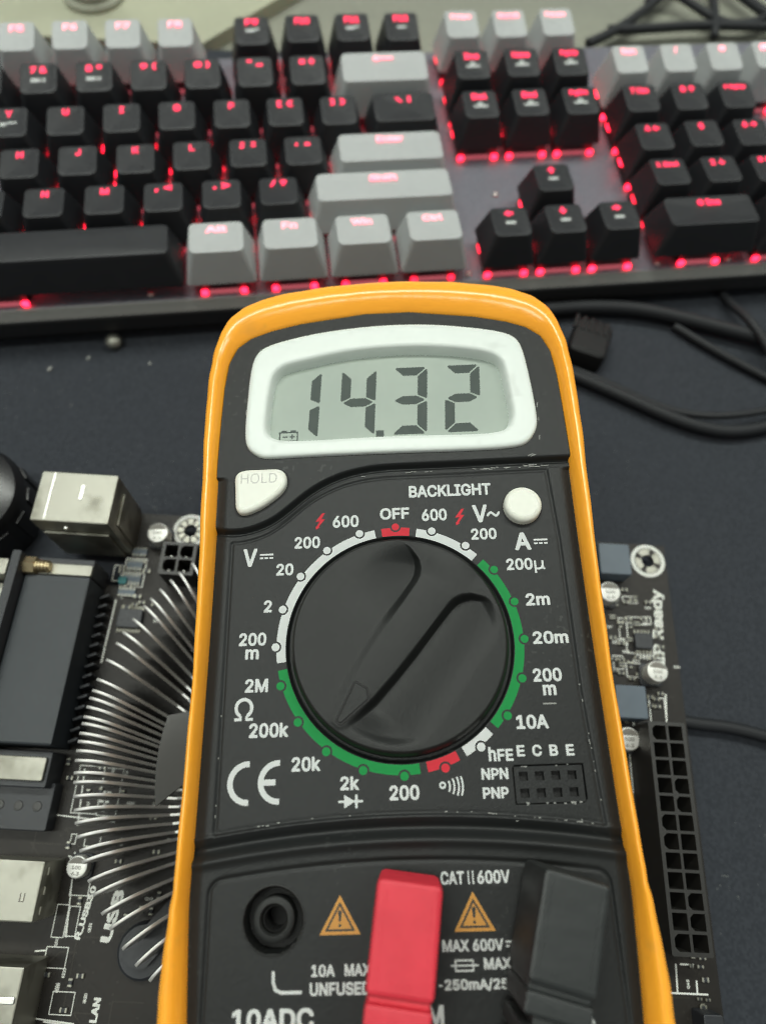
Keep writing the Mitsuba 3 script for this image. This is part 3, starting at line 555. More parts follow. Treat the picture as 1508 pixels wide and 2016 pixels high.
BI = np.array([(-26.9, 47), (-26.2, 58), (-25.6, 60.3), (-24, 62.1), (-19.8, 63.4), (-10.7, 65.3), (0, 66.2), (9, 66), (18.5, 64.7), (23.6, 62.9), (25, 60.6), (25.6, 53.5), (25.9, 48), (24.9, 45.5), (23, 44.3), (0, 44.2), (-24.3, 44.3), (-26.2, 45.3)])
def closed_spline(P, n):
    P = P[::-1] if Polygon(P).exterior.is_ccw is False else P
    q = np.vstack([P, P[:1]]); t = np.r_[0, np.cumsum(np.linalg.norm(np.diff(q, axis=0), axis=1) ** .5)]
    return CubicSpline(t, q, bc_type='periodic')(np.linspace(0, t[-1], n, endpoint=False))
BO[:, 1] += .85; BI[:, 1] += .6
bo, bi = Polygon(closed_spline(BO, 200)), Polygon(closed_spline(BI, 200))
# body: one height field inside the holster
ys_ = np.unique(np.concatenate([np.arange(-73, 77.3, .3)])); nx = 301
half = np.interp(ys_, RI[1:-1, 1], RI[1:-1, 0] + .25); half[ys_ > 76.5] = np.interp(ys_[ys_ > 76.5], [76.5, 77.5], [10.6, 4])
uu = np.linspace(-1, 1, nx)
X = half[:, None] * uu[None]; Y = np.repeat(ys_[:, None], nx, 1)
GC = np.array([(-38, 24.6), (-34.3, 23.6), (-30, 24), (-24.2, 26.6), (-18.4, 31.4), (-12.5, 34.9), (-6.5, 36.6), (2.8, 37.2), (16, 37.3), (28, 37.5), (38, 37.6)])
gc = CubicSpline(GC[:, 0], GC[:, 1]); slope = gc(X, 1); dist = (Y - gc(X)) / np.sqrt(1 + slope ** 2)
Z = 1.0 * smoothf(.15, 1.0, dist)
Z -= .55 * np.exp(-(dist / .38) ** 2) + .16 * np.exp(-((dist + .95) / .3) ** 2) - .12 * np.exp(-((dist + .55) / .25) ** 2)
# dial panel outline
top_ = gc(np.clip(X, -33, 32)) - 1.75
pan = np.minimum(np.minimum(X + 33.8 + .012 * (Y - 20) * 0, np.interp(Y, [-33, -10, 20, 36], [34.6, 33.4, 33.2, 32.4]) - X), np.minimum(top_ - Y, Y - (-30.3 - .0022 * X ** 2)))
Z -= .20 * smoothf(-.25, .25, pan) + .28 * np.exp(-(pan / .28) ** 2)
# ridges between the panels
ry = Y - (-30.3 - .0022 * X ** 2)
Z += np.where(ry < .2, 0, 0) - 1.0 * np.exp(-((ry + 2.15) / .95) ** 2) + .55 * np.exp(-((ry + 4.2) / .8) ** 2) + .3 * np.exp(-((ry + .25) / .35) ** 2)
# lower panel outline
lt = -37.5 - .0022 * X ** 2
cx_ = np.abs(X) - 34.15
lp_ = np.minimum(-cx_, lt - Y); cr = 2.0
inc = (-cx_ < cr) & (lt - Y < cr); lp_ = np.where(inc, cr - np.hypot(np.maximum(cr + cx_, 0), np.maximum(cr - (lt - Y), 0)), lp_)
Z -= .18 * smoothf(-.25, .25, lp_) + .30 * np.exp(-(lp_ / .28) ** 2)
# side shoulder
Z -= .8 * smoothf(.93, 1.0, np.abs(uu))[None] * (Y < 36)
rr_ = np.hypot(X, Y); Z -= .7 * smoothf(21.9, 21.55, rr_)
Z = np.where(np.hypot(X + 23, Y + 46.05) < 4.75, -12, Z)
Z = np.where((np.abs(X - 25.75) < 6.1) & (np.abs(Y + 26.05) < 3.1), -3.5, Z)
from shapely import contains_xy
Z = np.where(contains_xy(bi.buffer(1.2), X.ravel(), Y.ravel()).reshape(X.shape), -2.6, Z)
put('body', gridmesh(X, Y, Z), 'm_body', MP, mm, True, label='black plastic front of the meter')
PZ = -.20   # level of the printed panels
# display
def ringpair(po, pi_, n=240):
    th = np.linspace(0, 2 * math.pi, n, endpoint=False); out = []
    c = np.array([0., 55.2])
    for P in (po, pi_):
        q = np.array(P.exterior.coords)[:-1] - c; s = np.array([1 / 28., 1 / 13.]); a = np.unwrap(np.arctan2(q[:, 1] * s[1], q[:, 0] * s[0]))
        if a[-1] < a[0]: q, a = q[::-1], a[::-1]
        aa = np.r_[a - 2 * math.pi, a, a + 2 * math.pi]; qq = np.vstack([q, q, q])
        out.append(np.c_[np.interp(th, aa, qq[:, 0]), np.interp(th, aa, qq[:, 1])] + c)
    return out
ro, ri = ringpair(bo, bi); no, ni = normals2(ro), normals2(ri)
bz = [(ro, no, 0, .2), (ro, no, 0, 1.3), (ro, no, -.18, 1.75), (ro, no, -.55, 2.0), (ro, no, -1.1, 2.05), (ri, ni, 1.5, 2.05), (ri, ni, .9, 1.95), (ri, ni, .45, 1.55), (ri, ni, .15, .6), (ri, ni, 0, -.4), (ri, ni, -.1, -1.0)]
put('display_frame', loft([np.c_[p + n_ * d, np.full(len(p), z)] for p, n_, d, z in bz]), 'm_bezel', MP, mm, 40, label='white frame round the display')
lcd = put('display', ext(bi.buffer(1.0), -1.6, -1.0), 'm_lcd', MP, mm, label='grey green liquid crystal display reading 14.32')
def seg7(cx, cy, on, h=17.6, w=8.2, t=2.5, slant=.055):
    g = .16; H = h / 2
    S = {'a': [(-w / 2, H), (w / 2, H), (w / 2 - t, H - t), (-w / 2 + t, H - t)], 'd': [(-w / 2, -H), (w / 2, -H), (w / 2 - t, -H + t), (-w / 2 + t, -H + t)],
         'b': [(w / 2, H), (w / 2, .0), (w / 2 - t, t / 2), (w / 2 - t, H - t)], 'c': [(w / 2, -H), (w / 2, .0), (w / 2 - t, -t / 2), (w / 2 - t, -H + t)],
         'f': [(-w / 2, H), (-w / 2, .0), (-w / 2 + t, t / 2), (-w / 2 + t, H - t)], 'e': [(-w / 2, -H), (-w / 2, .0), (-w / 2 + t, -t / 2), (-w / 2 + t, -H + t)],
         'g': [(-w / 2 + .25, 0), (-w / 2 + t, t / 2), (w / 2 - t, t / 2), (w / 2 - .25, 0), (w / 2 - t, -t / 2), (-w / 2 + t, -t / 2)]}
    out = []
    for c in on:
        p = Polygon(S[c]).buffer(-g, join_style=1).buffer(-.28).buffer(.28)
        p = affinity.affine_transform(p, [1, slant, 0, 1, cx, cy]); out.append(p)
    return out
for j, (cx, on) in enumerate(((-19.9, 'bc'), (-7.35, 'fgbc'), (4.25, 'abgcd'), (16.1, 'abged'))):
    for s in seg7(cx, 54.5 + j * .1, on): put('digit_segment', ext(s, -.99, -.95), 'm_segment', MP, lcd)
put('decimal_point', ext(sbox(-3.5, 45.5, -1.75, 47.3), -.99, -.95), 'm_segment', MP, lcd)
bat = sbox(-24.9, 45.3, -20.7, 47.8).difference(sbox(-24.6, 45.6, -21.0, 47.5)).union(sbox(-24.4, 47.8, -23.2, 48.15)).union(sbox(-22.4, 47.8, -21.2, 48.15))
bat = unary_union([bat, sbox(-24.1, 46.4, -23.0, 46.7), sbox(-22.6, 46.4, -21.4, 46.7), sbox(-22.15, 45.95, -21.85, 47.15)])
put('battery_symbol', ext(bat, -.99, -.95), 'm_segment', MP, lcd)
# buttons
HB = Polygon(closed_spline(np.array([(-33.4, 36.0), (-32.4, 37.1), (-30.5, 37.5), (-27, 37.5), (-24.2, 37.4), (-22.8, 36.5), (-22.25, 34.6), (-22.9, 32.4), (-24.6, 30.6), (-27, 28.8), (-29.6, 27.5), (-31.6, 27.2), (-32.8, 28.2), (-33.2, 30.5), (-33.4, 33.5)]), 120))
hb = put('hold_button', slab(HB.buffer(-.15), .4, 2.6, .9, 4), 'm_button', MP, mm, 50, label='cream coloured button engraved HOLD')
put('lettering', text('HOLD', -32.0, 33.9, 7.6, 2.3, 2.58, .05, bold=False), 'm_grey_print', MP, hb)
put('button_gap', ext(HB.buffer(.35).difference(HB.buffer(-.4)), .9, 1.03), 'm_hole', MP, mm)
put('backlight_button', slab(Point(26.35, 27.4).buffer(3.85, 32), -.5, 2.1, 1.0, 4), 'm_button', MP, mm, 50, label='round white push button')
put('button_gap', ext(Point(26.35, 27.4).buffer(4.15, 32).difference(Point(26.35, 27.4).buffer(3.6, 32)), -.3, -.14), 'm_hole', MP, mm)
# scale ring
dots = {0: 'r', 1: 'w', 2: 'w', 3: 'g', 4: 'g', 5: 'g', 6: 'g', 7: 'g', 8: 'w', 9: 'r', 10: 'g', 11: 'g', 12: 'g', 13: 'g', 14: 'g', 15: 'w', 16: 'w', 17: 'w', 18: 'w', 19: 'w'}
PM = {'r': 'm_red_print', 'w': 'm_white_print', 'g': 'm_green_print'}
def arc(r0, r1, a0, a1, c=(0, 0), n=60):
    a = np.radians(np.linspace(a0, a1, max(4, int(abs(a1 - a0) * n / 60) + 4)))
    return Polygon(np.vstack([np.c_[c[0] + r1 * np.sin(a), c[1] + r1 * np.cos(a)], np.c_[c[0] + r0 * np.sin(a), c[1] + r0 * np.cos(a)][::-1]]))
dotp = [(24.05 * math.sin(math.radians(18 * i)), 24.05 * math.cos(math.radians(18 * i))) for i in range(20)]
cut = unary_union([Point(*p).buffer(1.12, 16) for p in dotp])
for a0, a1, c in ((-7.1, 7.1, 'r'), (10.5, 43.1, 'w'), (46.8, 133, 'g'), (136.4, 151.4, 'w'), (154.8, 169.6, 'r'), (172.9, 259, 'g'), (262.5, 349.5, 'w')):
    put('scale_band', ext(arc(22.1, 23.9, a0, a1).difference(cut), PZ, PZ + .06), PM[c], MP, mm, label={'r': 'red', 'w': 'white', 'g': 'green'}[c] + ' band of the dial scale')
for i, p in enumerate(dotp): put('scale_dot', ext(Point(*p).buffer(.78, 16), PZ, PZ + .06), PM[dots[i]], MP, mm)
# printed lettering of the dial panel: text, x0, y0, width, height
for s, x0, y0, w, h in (('BACKLIGHT', 3.1, 30.5, 17.2, 2.75), ('OFF', -3.1, 25.75, 6.1, 2.6), ('600', 5.55, 25.1, 5.2, 2.7), ('V', 16.1, 24.4, 3.05, 3.9), ('200', 15.45, 20.6, 5.2, 2.5), ('600', -12.95, 24.35, 5.4, 2.7), ('200', -20.8, 20.05, 5.25, 2.6), ('V', -31.25, 16.55, 2.85, 3.85),
                        ('20', -24.4, 14.45, 3.5, 2.55), ('2', -26.65, 6.95, 1.6, 2.5), ('200', -31.25, .4, 5.35, 2.6), ('m', -29.9, -2.2, 2.65, 1.95), ('2M', -29.65, -8.45, 4.4, 2.55), ('200k', -28.5, -16.7, 7.3, 2.65), ('20k', -20.45, -22.75, 5.25, 2.55), ('2k', -11.6, -26.1, 3.4, 2.35), ('200', -2.8, -28.05, 5.35, 2.55),
                        ('A', 24.1, 18.05, 3.3, 3.8), ('200', 22.0, 13.85, 5.25, 2.5), ('2m', 25.1, 6.5, 4.7, 2.5), ('20m', 25.65, -1.1, 6.8, 2.5), ('200', 24.9, -8.2, 5.4, 2.55), ('m', 26.45, -10.7, 2.5, 1.95), ('10A', 20.9, -16.6, 5.9, 2.55), ('h', 15.35, -22, 1.35, 2.5), ('FE', 16.95, -22, 2.85, 2.1),
                        ('E', 20.5, -21.3, 1.45, 1.95), ('C', 23.3, -21.35, 1.7, 2.0), ('B', 26.4, -21.35, 1.55, 1.95), ('E', 29.4, -21.4, 1.45, 1.95), ('NPN', 13.8, -25.05, 4.8, 1.95), ('PNP', 13.8, -28.2, 4.6, 1.9),
                        ('CAT', 5.5, -41.5, 4.0, 2.05), ('l', 10.15, -41.5, .33, 2.05), ('l', 10.9, -41.5, .33, 2.05), ('600V', 11.75, -41.5, 5.55, 2.05), ('MAX 600V', 5.2, -51.3, 10.1, 1.75), ('MAX', 11.85, -53.9, 4.45, 1.65), ('250mA/250V', 5.25, -56.8, 13.2, 1.75), ('10A', -16.5, -54.35, 3.9, 1.75), ('MAX', -11.0, -54.35, 4.3, 1.75), ('UNFUSED', -16.7, -56.95, 9.9, 1.85), ('10ADC', -29.3, -61.5, 13.3, 3.0), ('COM', -2.6, -61.4, 7.5, 2.9), ('A', 26.1, -61.6, 2.7, 3.1), ('V', 14.6, -61.6, 2.6, 3.1), ('m', 22.2, -61.6, 3.4, 2.1)):
    put('lettering', text(s, x0, y0, w, h, PZ, .06), 'm_white_print', MP, mm)
# mu, ohm, direct and alternating current signs, bolts, diode, sounder, conformity mark
mu = unary_union([sbox(27.55, 13.1, 27.95, 15.75), sbox(29.05, 13.95, 29.45, 15.75), LineString([(27.75, 14.6), (27.8, 14.1), (28.4, 13.98), (28.95, 14.2), (29.25, 14.8)]).buffer(.2), Point(29.5, 14.0).buffer(.2)])
def ohm(x, y, w, h):
    a = np.radians(np.linspace(-55, 235, 40)); r = w * .42
    c = LineString(np.c_[x + w / 2 + r * np.cos(a), y + h - r * 1.06 - .2 + r * 1.06 * np.sin(a)]).buffer(w * .09)
    return unary_union([c, sbox(x, y, x + w * .4, y + h * .13), sbox(x + w * .6, y, x + w, y + h * .13), sbox(x + w * .27, y, x + w * .4, y + h * .22), sbox(x + w * .6, y, x + w * .73, y + h * .22)])
def dc(x, y, w): return unary_union([sbox(x, y + .75, x + w, y + 1.12)] + [sbox(x + w * .36 * i, y, x + w * .36 * i + w * .27, y + .37) for i in range(3)])
tl = LineString([(19.2, 25.9), (19.55, 26.4), (19.95, 26.5), (20.4, 26.1), (20.85, 25.75), (21.2, 25.95), (21.5, 26.45)]).buffer(.24)
bolt = lambda x, y: Polygon([(x + .4, y + 1.8), (x - 1.0, y - .1), (x - .1, y - .05), (x - .75, y - 1.15), (x - .95, y - 1.05), (x - .85, y - 1.85), (x - .05, y - 1.35), (x - .3, y - 1.25), (x + 1.0, y + .45), (x + .2, y + .42), (x + 1.0, y + 1.8)])
diode = unary_union([sbox(-11.95, -28.18, -7.55, -27.78), Polygon([(-10.9, -26.85), (-10.9, -29.1), (-8.95, -27.98)]), sbox(-8.95, -29.1, -8.5, -26.85)])
snd = unary_union([Point(6.75, -25.75).buffer(.62).difference(Point(6.75, -25.75).buffer(.28))] + [arc(r - .17, r + .17, 62, 118, (6.3, -25.8)) for r in (1.75, 2.55, 3.35)] + [arc(3.95, 4.25, 66, 114, (6.3, -25.8))])
snd = unary_union([Point(6.75, -25.75).buffer(.62).difference(Point(6.75, -25.75).buffer(.28))] + [arc(r - .16, r + .16, 90 - a, 90 + a, (6.1, -25.95)) for r, a in ((1.95, 28), (2.75, 28), (3.55, 26), (4.25, 22))])
cem = unary_union([arc(2.75, 3.75, 180, 360, (-28.3, -24.45)), sbox(-28.35, -21.7, -28.1, -20.7), sbox(-28.35, -28.2, -28.1, -27.2), arc(2.75, 3.75, 180, 360, (-22.75, -24.4)), sbox(-22.8, -21.65, -22.55, -20.65), sbox(-22.8, -28.15, -22.55, -27.15), sbox(-26.0, -24.95, -23.3, -23.9)])
elbow = LineString([(-22.75, -53.6), (-22.7, -55.0), (-22.3, -56.0), (-21.4, -56.4), (-18.2, -56.4)]).buffer(.24)
fuse = unary_union([sbox(7.1, -54.1, 10.2, -52.4).difference(sbox(7.35, -53.85, 9.95, -52.65)), sbox(6.45, -53.37, 10.95, -53.13)])
for nm, shp, mt in (('micro_sign', mu, 0), ('ohm_sign', ohm(-31.4, -13.6, 3.5, 4.1), 0), ('ohm_sign', ohm(17.8, -61.6, 3.6, 3.1), 0), ('direct_current_sign', dc(-27.85, 18.1, 2.75), 0), ('direct_current_sign', dc(28.0, 19.2, 2.8), 0), ('direct_current_sign', affinity.scale(dc(15.7, -50.9, 2.2), 1, .8), 0), ('alternating_current_sign', tl, 0),
                    ('bolt_sign', bolt(13.4, 25.75), 1), ('bolt_sign', bolt(-15.55, 25.95), 1), ('diode_sign', diode, 0), ('sounder_sign', snd, 0), ('conformity_mark', cem, 0), ('elbow_line', elbow, 0), ('fuse_sign', fuse, 0), ('dash', sbox(4.35, -56.1, 4.9, -55.8), 0)):
    put(nm, ext(shp, PZ, PZ + .06), 'm_red_print' if mt else 'm_white_print', MP, mm)
for cx in (-11.72, 10.78):
    tri = Polygon([(cx, -42.6), (cx - 3.45, -48.45), (cx + 3.45, -48.45)])
    k = put('warning_triangle', ext(tri, PZ, PZ + .06), 'm_amber_print', MP, mm, label='amber warning triangle with exclamation mark')
    c = (cx, -46.5)
    o = affinity.scale(tri, .74, .74, origin=c).difference(affinity.scale(tri, .58, .58, origin=c))
    ex = unary_union([Polygon([(cx - .33, -44.9), (cx + .33, -44.9), (cx + .17, -46.5), (cx - .17, -46.5)]), Point(cx, -47.1).buffer(.24)])
    put('print', ext(unary_union([o, ex]), PZ + .061, PZ + .1), 'm_black_print', MP, k)
# socket for transistors, jack
ho = sbox(-6.1, -3.05, 6.1, 3.05)
hp = ho.difference(unary_union([sbox(a - .78, b - .75, a + .78, b + .75) for a in (-4.5, -1.6, 1.3, 4.2) for b in (-1.4, 1.4)]))
ts = put('transistor_socket', xf(ext(hp, -1.6, -.22), 0, (25.75, -26.05, 0)), 'm_body', MP, mm, label='small socket with two rows of four square holes')
for a in (-4.5, -1.6, 1.3, 4.2):
    for b in (-1.4, 1.4): put('hole', xf(ext(sbox(a - .9, b - .9, a + .9, b + .9), -2.4, -1.7), 0, (25.75, -26.05, 0)), 'm_hole', MP, ts)
jk = put('jack', lathe([(5.5, -.3), (5.4, -.13), (5.15, -.1), (4.95, -.25), (4.85, -.7), (4.85, -4.2), (3.55, -4.2), (3.5, -.8), (3.2, -.55), (2.45, -.55), (2.15, -.9), (2.1, -8)], 56, (-23.0, -46.05, 0)), 'm_knob', MP, mm, 40, label='empty round jack')
put('bore', lathe([(5.05, -4.1), (3.5, -4.1)], 40, (-23.0, -46.05, 0)), 'm_hole', MP, jk)
put('contact', lathe([(2.05, -1.6), (1.85, -1.5), (1.75, -1.8), (1.7, -7), (.01, -7)], 32, (-22.95, -46.05, 0)), 'm_hole', MP, jk)
# white dust and scuffs along the edges of the panels
sc = []
def speck(x, y, a, L, w=.13): sc.append(affinity.translate(affinity.rotate(sbox(-L / 2, -w / 2, L / 2, w / 2).buffer(.03), a, origin=(0, 0)), x, y))
for i in range(16): x_ = rng.uniform(-30, 33); speck(x_, -30.15 - .0022 * x_ ** 2 + rng.normal(0, .12), rng.uniform(-10, 10), rng.uniform(.1, .55))
for i in range(9): x_ = rng.uniform(14, 33); speck(x_, -30.6 - .0022 * x_ ** 2 + rng.normal(0, .2), rng.uniform(-20, 20), rng.uniform(.15, .7), .18)
for i in range(11): y_ = rng.uniform(-31, -8); speck(np.interp(y_, [-33, -10], [34.6, 33.4]) + rng.normal(0, .06), y_, 90, rng.uniform(.1, .5), .1)
for i in range(4): y_ = rng.uniform(-30, 0); speck(-33.85 + rng.normal(0, .05), y_, 90, rng.uniform(.1, .4), .09)
for i in range(9): x_ = rng.uniform(20, 31.6); speck(x_, -29.3 + rng.normal(0, .1), rng.uniform(-12, 12), rng.uniform(.2, .9), .15)
for i in range(5): x_ = rng.uniform(20, 31.6); speck(x_, -22.95 + rng.normal(0, .07), rng.uniform(-8, 8), rng.uniform(.15, .6), .1)
speck(27.4, -12.2, 0, 2.4, .2)
put('dust', ext(unary_union(sc), -.14, -.05), 'm_dust', MP, mm, kind='stuff')
sc = []
for i in range(14): x_ = rng.uniform(-8, 33); speck(x_, float(gc(x_)) - .95 + rng.normal(0, .1), rng.uniform(-8, 8), rng.uniform(.2, 1.3), .09)
for i in range(12): x_ = rng.uniform(17, 32); speck(x_, float(gc(x_)) - .75 + rng.normal(0, .12), rng.uniform(-12, 25), rng.uniform(.3, 1.4), .1)
put('scratches', ext(unary_union(sc), .02, .1), 'm_dust', MP, mm, kind='stuff')
sc = []
for a, b, q, L in ((29.2, 38.9, 25, 1.2), (29.6, 38.7, 30, .9), (30, 38.8, 15, .8), (31.6, 43, 80, 1.0), (31.9, 47.5, 85, .8), (32, 51, 80, 1.2), (-29.5, 68.4, 40, .5), (18.2, 71.9, -10, 1.1), (20.5, 71.5, -15, .8), (-32, 52, 85, 1.2)): speck(a, b, q, L, .1)
put('scratches', ext(unary_union(sc), .98, 1.06), 'm_dust', MP, mm, kind='stuff')
# rotary knob
ra = np.concatenate([np.linspace(.02, 19, 96), np.linspace(19.2, 20.75, 14)]); ta_ = np.linspace(0, 2 * math.pi, 361)
Rk, Tk = np.meshgrid(ra, ta_, indexing='ij'); Xk, Yk = Rk * np.sin(Tk), Rk * np.cos(Tk)
du = np.array([.612, .791]); Uk = Xk * du[0] + Yk * du[1]; Vk = Xk * du[1] - Yk * du[0] + .15
hw = np.interp(Uk, [-19.5, -18.6, -16, -11.5, -6, 0, 6, 11, 12.5, 14, 15.2, 16.2, 17], [.6, 1.25, 1.9, 2.7, 3.25, 3.6, 3.75, 3.95, 4.2, 5.0, 6.2, 8.6, 14])
inside = smoothf(-.55, .35, hw - np.abs(Vk))
rim = 3.0
av = np.abs(Vk)
right = 2.5 * smoothf(15.5, 3.2, av) * smoothf(-19.5, -12, Uk) * smoothf(19.6, 17.6, np.hypot(Xk, Yk))
left = 2.4 * smoothf(-1, 15.5, Uk) * smoothf(16, 4, av) * smoothf(20.5, 15.5, np.hypot(Xk, Yk))
floor_ = rim - np.where(Vk > 0, right, left)
btop = 3.55 + .02 * Uk - .9 * smoothf(12, 19, Uk) - .012 * np.minimum(av, 5) ** 2
edge = np.where(Vk > 0, smoothf(-.9, .3, hw - av), smoothf(-1.2 - .8 * smoothf(8, -4, Uk), .4, hw - av))
Zk = floor_ * (1 - edge) + np.maximum(btop, 2.6) * edge
Zk = Zk * 1 - np.where(Rk > 19.4, (rim - .0) * 0, 0)
Zk = Zk + (np.minimum(Zk, rim) - Zk) * smoothf(19.2, 19.9, Rk)
Zk -= 1.6 * np.clip((Rk - 19.9) / .85, 0, 1) ** 2
km = cat([gridmesh(Xk, Yk, Zk), lathe([(20.75, rim - 1.55), (20.85, -.9)], 120)])
trimesh.repair.fix_normals(km)
kn = put('knob', gridmesh(Xk[::-1], Yk[::-1], Zk[::-1]), 'm_knob', MP, mm, True, label='black rotary selector knob pointing to 20k')
put('skirt', lathe([(20.9, -.9), (20.75, rim - 1.55)], 120), 'm_knob', MP, kn, True)
def uv2xy(u, v): v = v - .15; return (u * du[0] + v * du[1], u * du[1] - v * du[0])
tri = Polygon([uv2xy(*q) for q in ((-18.7, -.45), (-18.7, .45), (-12.2, 1.95), (-10.9, 0.6), (-11.2, -1.9))]).buffer(-.2).buffer(.2)
put('pointer', slab(tri, 2.9, 3.5, .2, 2), 'm_knob', MP, kn, 30)
put('pointer_groove', ext(tri.buffer(.3).difference(tri.buffer(-.1)), 3.1, 3.42), 'm_hole', MP, kn)

# ------------------------------------------------------------------ test lead plugs standing in the meter's jacks
def plug(name, label, mat, cx, cy, ang, w, zt, lean):
    c, s = math.cos(math.radians(ang)), math.sin(math.radians(ang)); l = math.radians(lean)
    Rl = np.array([[c, -s, 0], [s, c, 0], [0, 0, 1]]) @ np.array([[math.cos(l), 0, math.sin(l)], [0, 1, 0], [-math.sin(l), 0, math.cos(l)]])
    P = pose(np.array(MRm) @ Rl, MTm + np.array(MRm) @ np.array([cx, cy, 0]))
    k = thing(name, label, 'plug')
    put('head', bx(w, 15.2, zt - 2.2, (0, -7.6, 2.2), r=.9, c=.8), mat, P, k, 35)
    for sx in (-1, 1): put('seam', bx(.12, 13.0, .14, (sx * (w / 2 - 1.5), -7.6, zt - .03), c=.03), mat, P, k)
    put('emboss', bx(w * .34, .5, .12, (0, -13.4, zt - .02), c=.03), mat, P, k)
    put('rib', bx(w - 1.1, 1.2, zt - 4.0, (0, -15.6, 2.8), c=.2), mat, P, k, 35)
    put('collar', bx(w - .3, 3.0, zt - 2.6, (0, -17.6, 2.4), c=.5), mat, P, k, 35)
    for i in range(3):
        y0 = -19.7 - i * 3.6
        put('relief_neck', bx(w - 4.0, 2.0, zt - 4.6, (0, y0, 3.2), c=.3), mat, P, k, 35)
        put('relief_ring', bx(w - .6 - i * .4, 2.2, zt - 3.0, (0, y0 - 1.9, 2.6), c=.5), mat, P, k, 35)
    put('cable', tube([(0, -29, zt / 2), (0, -45, zt / 2), (0, -70, zt / 2 - 2), (3, -110, zt / 2 - 20)], 2.0), mat, P, k, True)
    put('pin', trimesh.creation.cylinder(2.0, 9, sections=24, transform=trimesh.transformations.translation_matrix((0, -8, -2.2))), 'm_steel', P, k)
plug('red_plug', 'red rubber plug of a test lead standing in the middle jack', 'm_red_rubber', .35, -39.2, -8.5, 10.0, 15.5, 0)
plug('black_plug', 'black rubber plug of a test lead standing in the right jack', 'm_black_rubber', 24.7, -38.9, -16.5, 10.3, 15.0, 4)

# ------------------------------------------------------------------ loose things on the mat and behind the keyboard
def cable(name, label, pts, r, mat='m_cable'):
    key = put(name, tube(pts, r), mat, WORLD, None, True); labels[key] = {'label': label, 'category': 'cable'}
cable('black_cable', 'thick black cable running from the keyboard side to the right picture edge, the uppermost one', [(30, 170, 4), (59, 177, 4.2), (84, 180, 4.2), (100, 178.4, 4.2), (116, 175.5, 4.2), (132, 172.6, 4.2), (170, 166, 4.2)], 2.5)
cable('black_cable', 'black cable slanting down between the other two on the right of the meter', [(99, 176, 2.2), (111, 168, 2.2), (130, 157.5, 2.2), (165, 140, 2.2)], 1.5)
cable('black_cable', 'thick black cable sagging in a long bow right of the display', [(40, 155, 3.2), (63, 147.5, 3.2), (82, 140, 3.2), (98, 134, 3.2), (113, 132, 3.2), (128, 136, 3.2), (165, 142, 3.2)], 2.1)
cable('black_cable', 'thin black cable lying against the sagging one', [(40, 158, 2), (63, 151, 2), (80, 144.5, 2), (97, 138.6, 2), (110, 136.6, 5.0), (130, 141.5, 6), (165, 148, 2)], 1.3)
cable('black_cable', 'black cable reaching right from the top of the long power socket', [(80, 40, 3), (90, 34.0, 3), (101.5, 33.6, 3), (114, 32.2, 3), (150, 28, 3)], 1.7)
cable('black_cable', 'short dark cable dropping in front of the right end of the keyboard', [(118, 200, 2), (119.7, 192, 2), (123.8, 179, 6.8), (130, 168, 6), (140, 152, 2)], 1.6)
k = thing('cable_plug', 'black ribbed cable plug lying right of the holster top', 'plug')
put('grip', bx(13.5, 16, 9, (66, 161, .1), -15, r=2.5, c=1.8), 'm_soot', WORLD, k, 30)
for i in range(5): put('ridge', bx(1.4, 6, 1.0, (60.6 + i * 2.6, 167.3 + i * -.7, 8.6), -15, c=.3), 'm_soot', WORLD, k, 30)
k = thing('power_adapter', 'glossy black rounded plug body at the left picture edge', 'plug')
put('shell', lathe([(15.5, .1), (16.4, 2), (16.4, 16), (15, 19), (11, 20.5), (.01, 21)], 48, (-120, 72, 0)), 'm_glossy', WORLD, k, 40)
for i in range(4):
    a = math.radians(-38 + i * 26); put('ridge', bx(1.6, 4.4, 11.5, (-120 + 16.2 * math.cos(a), 72 + 16.2 * math.sin(a), 3), math.degrees(a), c=.5), 'm_glossy', WORLD, k, 30)
kk = put('small_screw', lathe([(2.0, .05), (2.6, 1.0), (2.9, 2.2), (2.3, 3.4), (1.0, 4.0), (.01, 4.1)], 24, (-99.7, 141.7, 0)), 'm_tin', WORLD, None, True); labels[kk] = {'label': 'small round dark screw head in front of the keyboard, left of the meter', 'category': 'screw'}
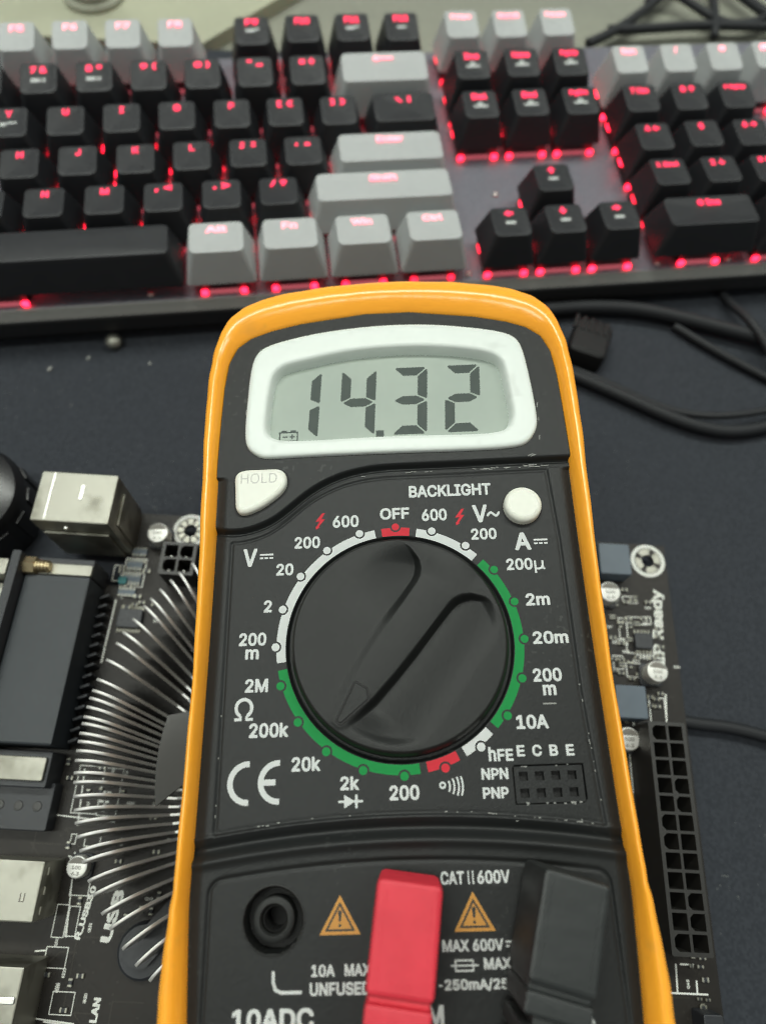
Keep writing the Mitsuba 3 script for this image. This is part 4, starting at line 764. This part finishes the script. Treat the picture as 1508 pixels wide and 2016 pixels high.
for (x_, y_, s_), l_ in zip(((-107.2, 135, .6), (-118.9, 128.7, .7), (-86, 135.5, .45)), ('tiny pale crumb nearest the small screw', 'tiny pale crumb farthest left on the mat', 'tiny pale crumb beside the holster corner')):
    m = trimesh.creation.icosphere(1, s_); m.vertices *= 1 + .25 * rng.normal(size=(len(m.vertices), 1)); m.apply_scale((1, 1.2, .6)); m.apply_translation((x_, y_, s_ * .5))
    kk = put('crumb', m, 'm_dust', WORLD, None, False); labels[kk] = {'label': l_, 'category': 'crumb'}
kk = put('paper_sheet', ext(Polygon([(-420, 275), (-103, 304), (-70, 350), (-20, 420), (-60, 700), (-420, 700)]), -2.9, 3.0), 'm_paper', WORLD); labels[kk] = {'label': 'cream board lying behind the left half of the keyboard', 'category': 'board'}
k = thing('round_stand', 'round ridged cream foot on the board behind the grey function keys', 'stand')
for i, (r0, r1, z0, z1) in enumerate(((9.5, 13.5, 3.05, 5.4), (6.2, 9.4, 3.05, 7.6))):
    put('ridge', lathe([(r0, z0), (r0, z1 - .6), (r0 + .6, z1), (r1 - .6, z1), (r1, z1 - .6), (r1, z0)], 48, (-157.5, 329, 0)), 'm_cream', WORLD, k, 35)
put('post', lathe([(6.1, 3.05), (6.1, 60), (.01, 60)], 32, (-157.5, 329, 0)), 'm_cream', WORLD, k, 35)
for lab, pts, r in (('dark wire rising from the numeric pad to the upper edge', [(70, 335, 3), (84, 348, 3), (108, 380, 3), (130, 412, 3)], 2.2), ('dark wire crossing from the wire fork to the right edge', [(100, 372, 3), (108, 380, 4), (136, 363, 3), (160, 372, 3), (190, 380, 3)], 2.0),
                    ('short dark upright wire behind the numeric pad', [(134, 400, 3), (132.5, 384, 3), (131.5, 364, 4), (130, 350, 3)], 2.0), ('dark wire along the back edge of the numeric pad', [(80, 347, 3), (89, 348.7, 3), (120, 357, 3), (158, 363, 3), (190, 368, 3)], 2.2), ('dark wire in the upper right corner', [(140, 396, 3), (146.4, 387, 3), (158.8, 369, 4), (172, 350, 3)], 2.4)):
    cable('black_wire', lab, pts, r)
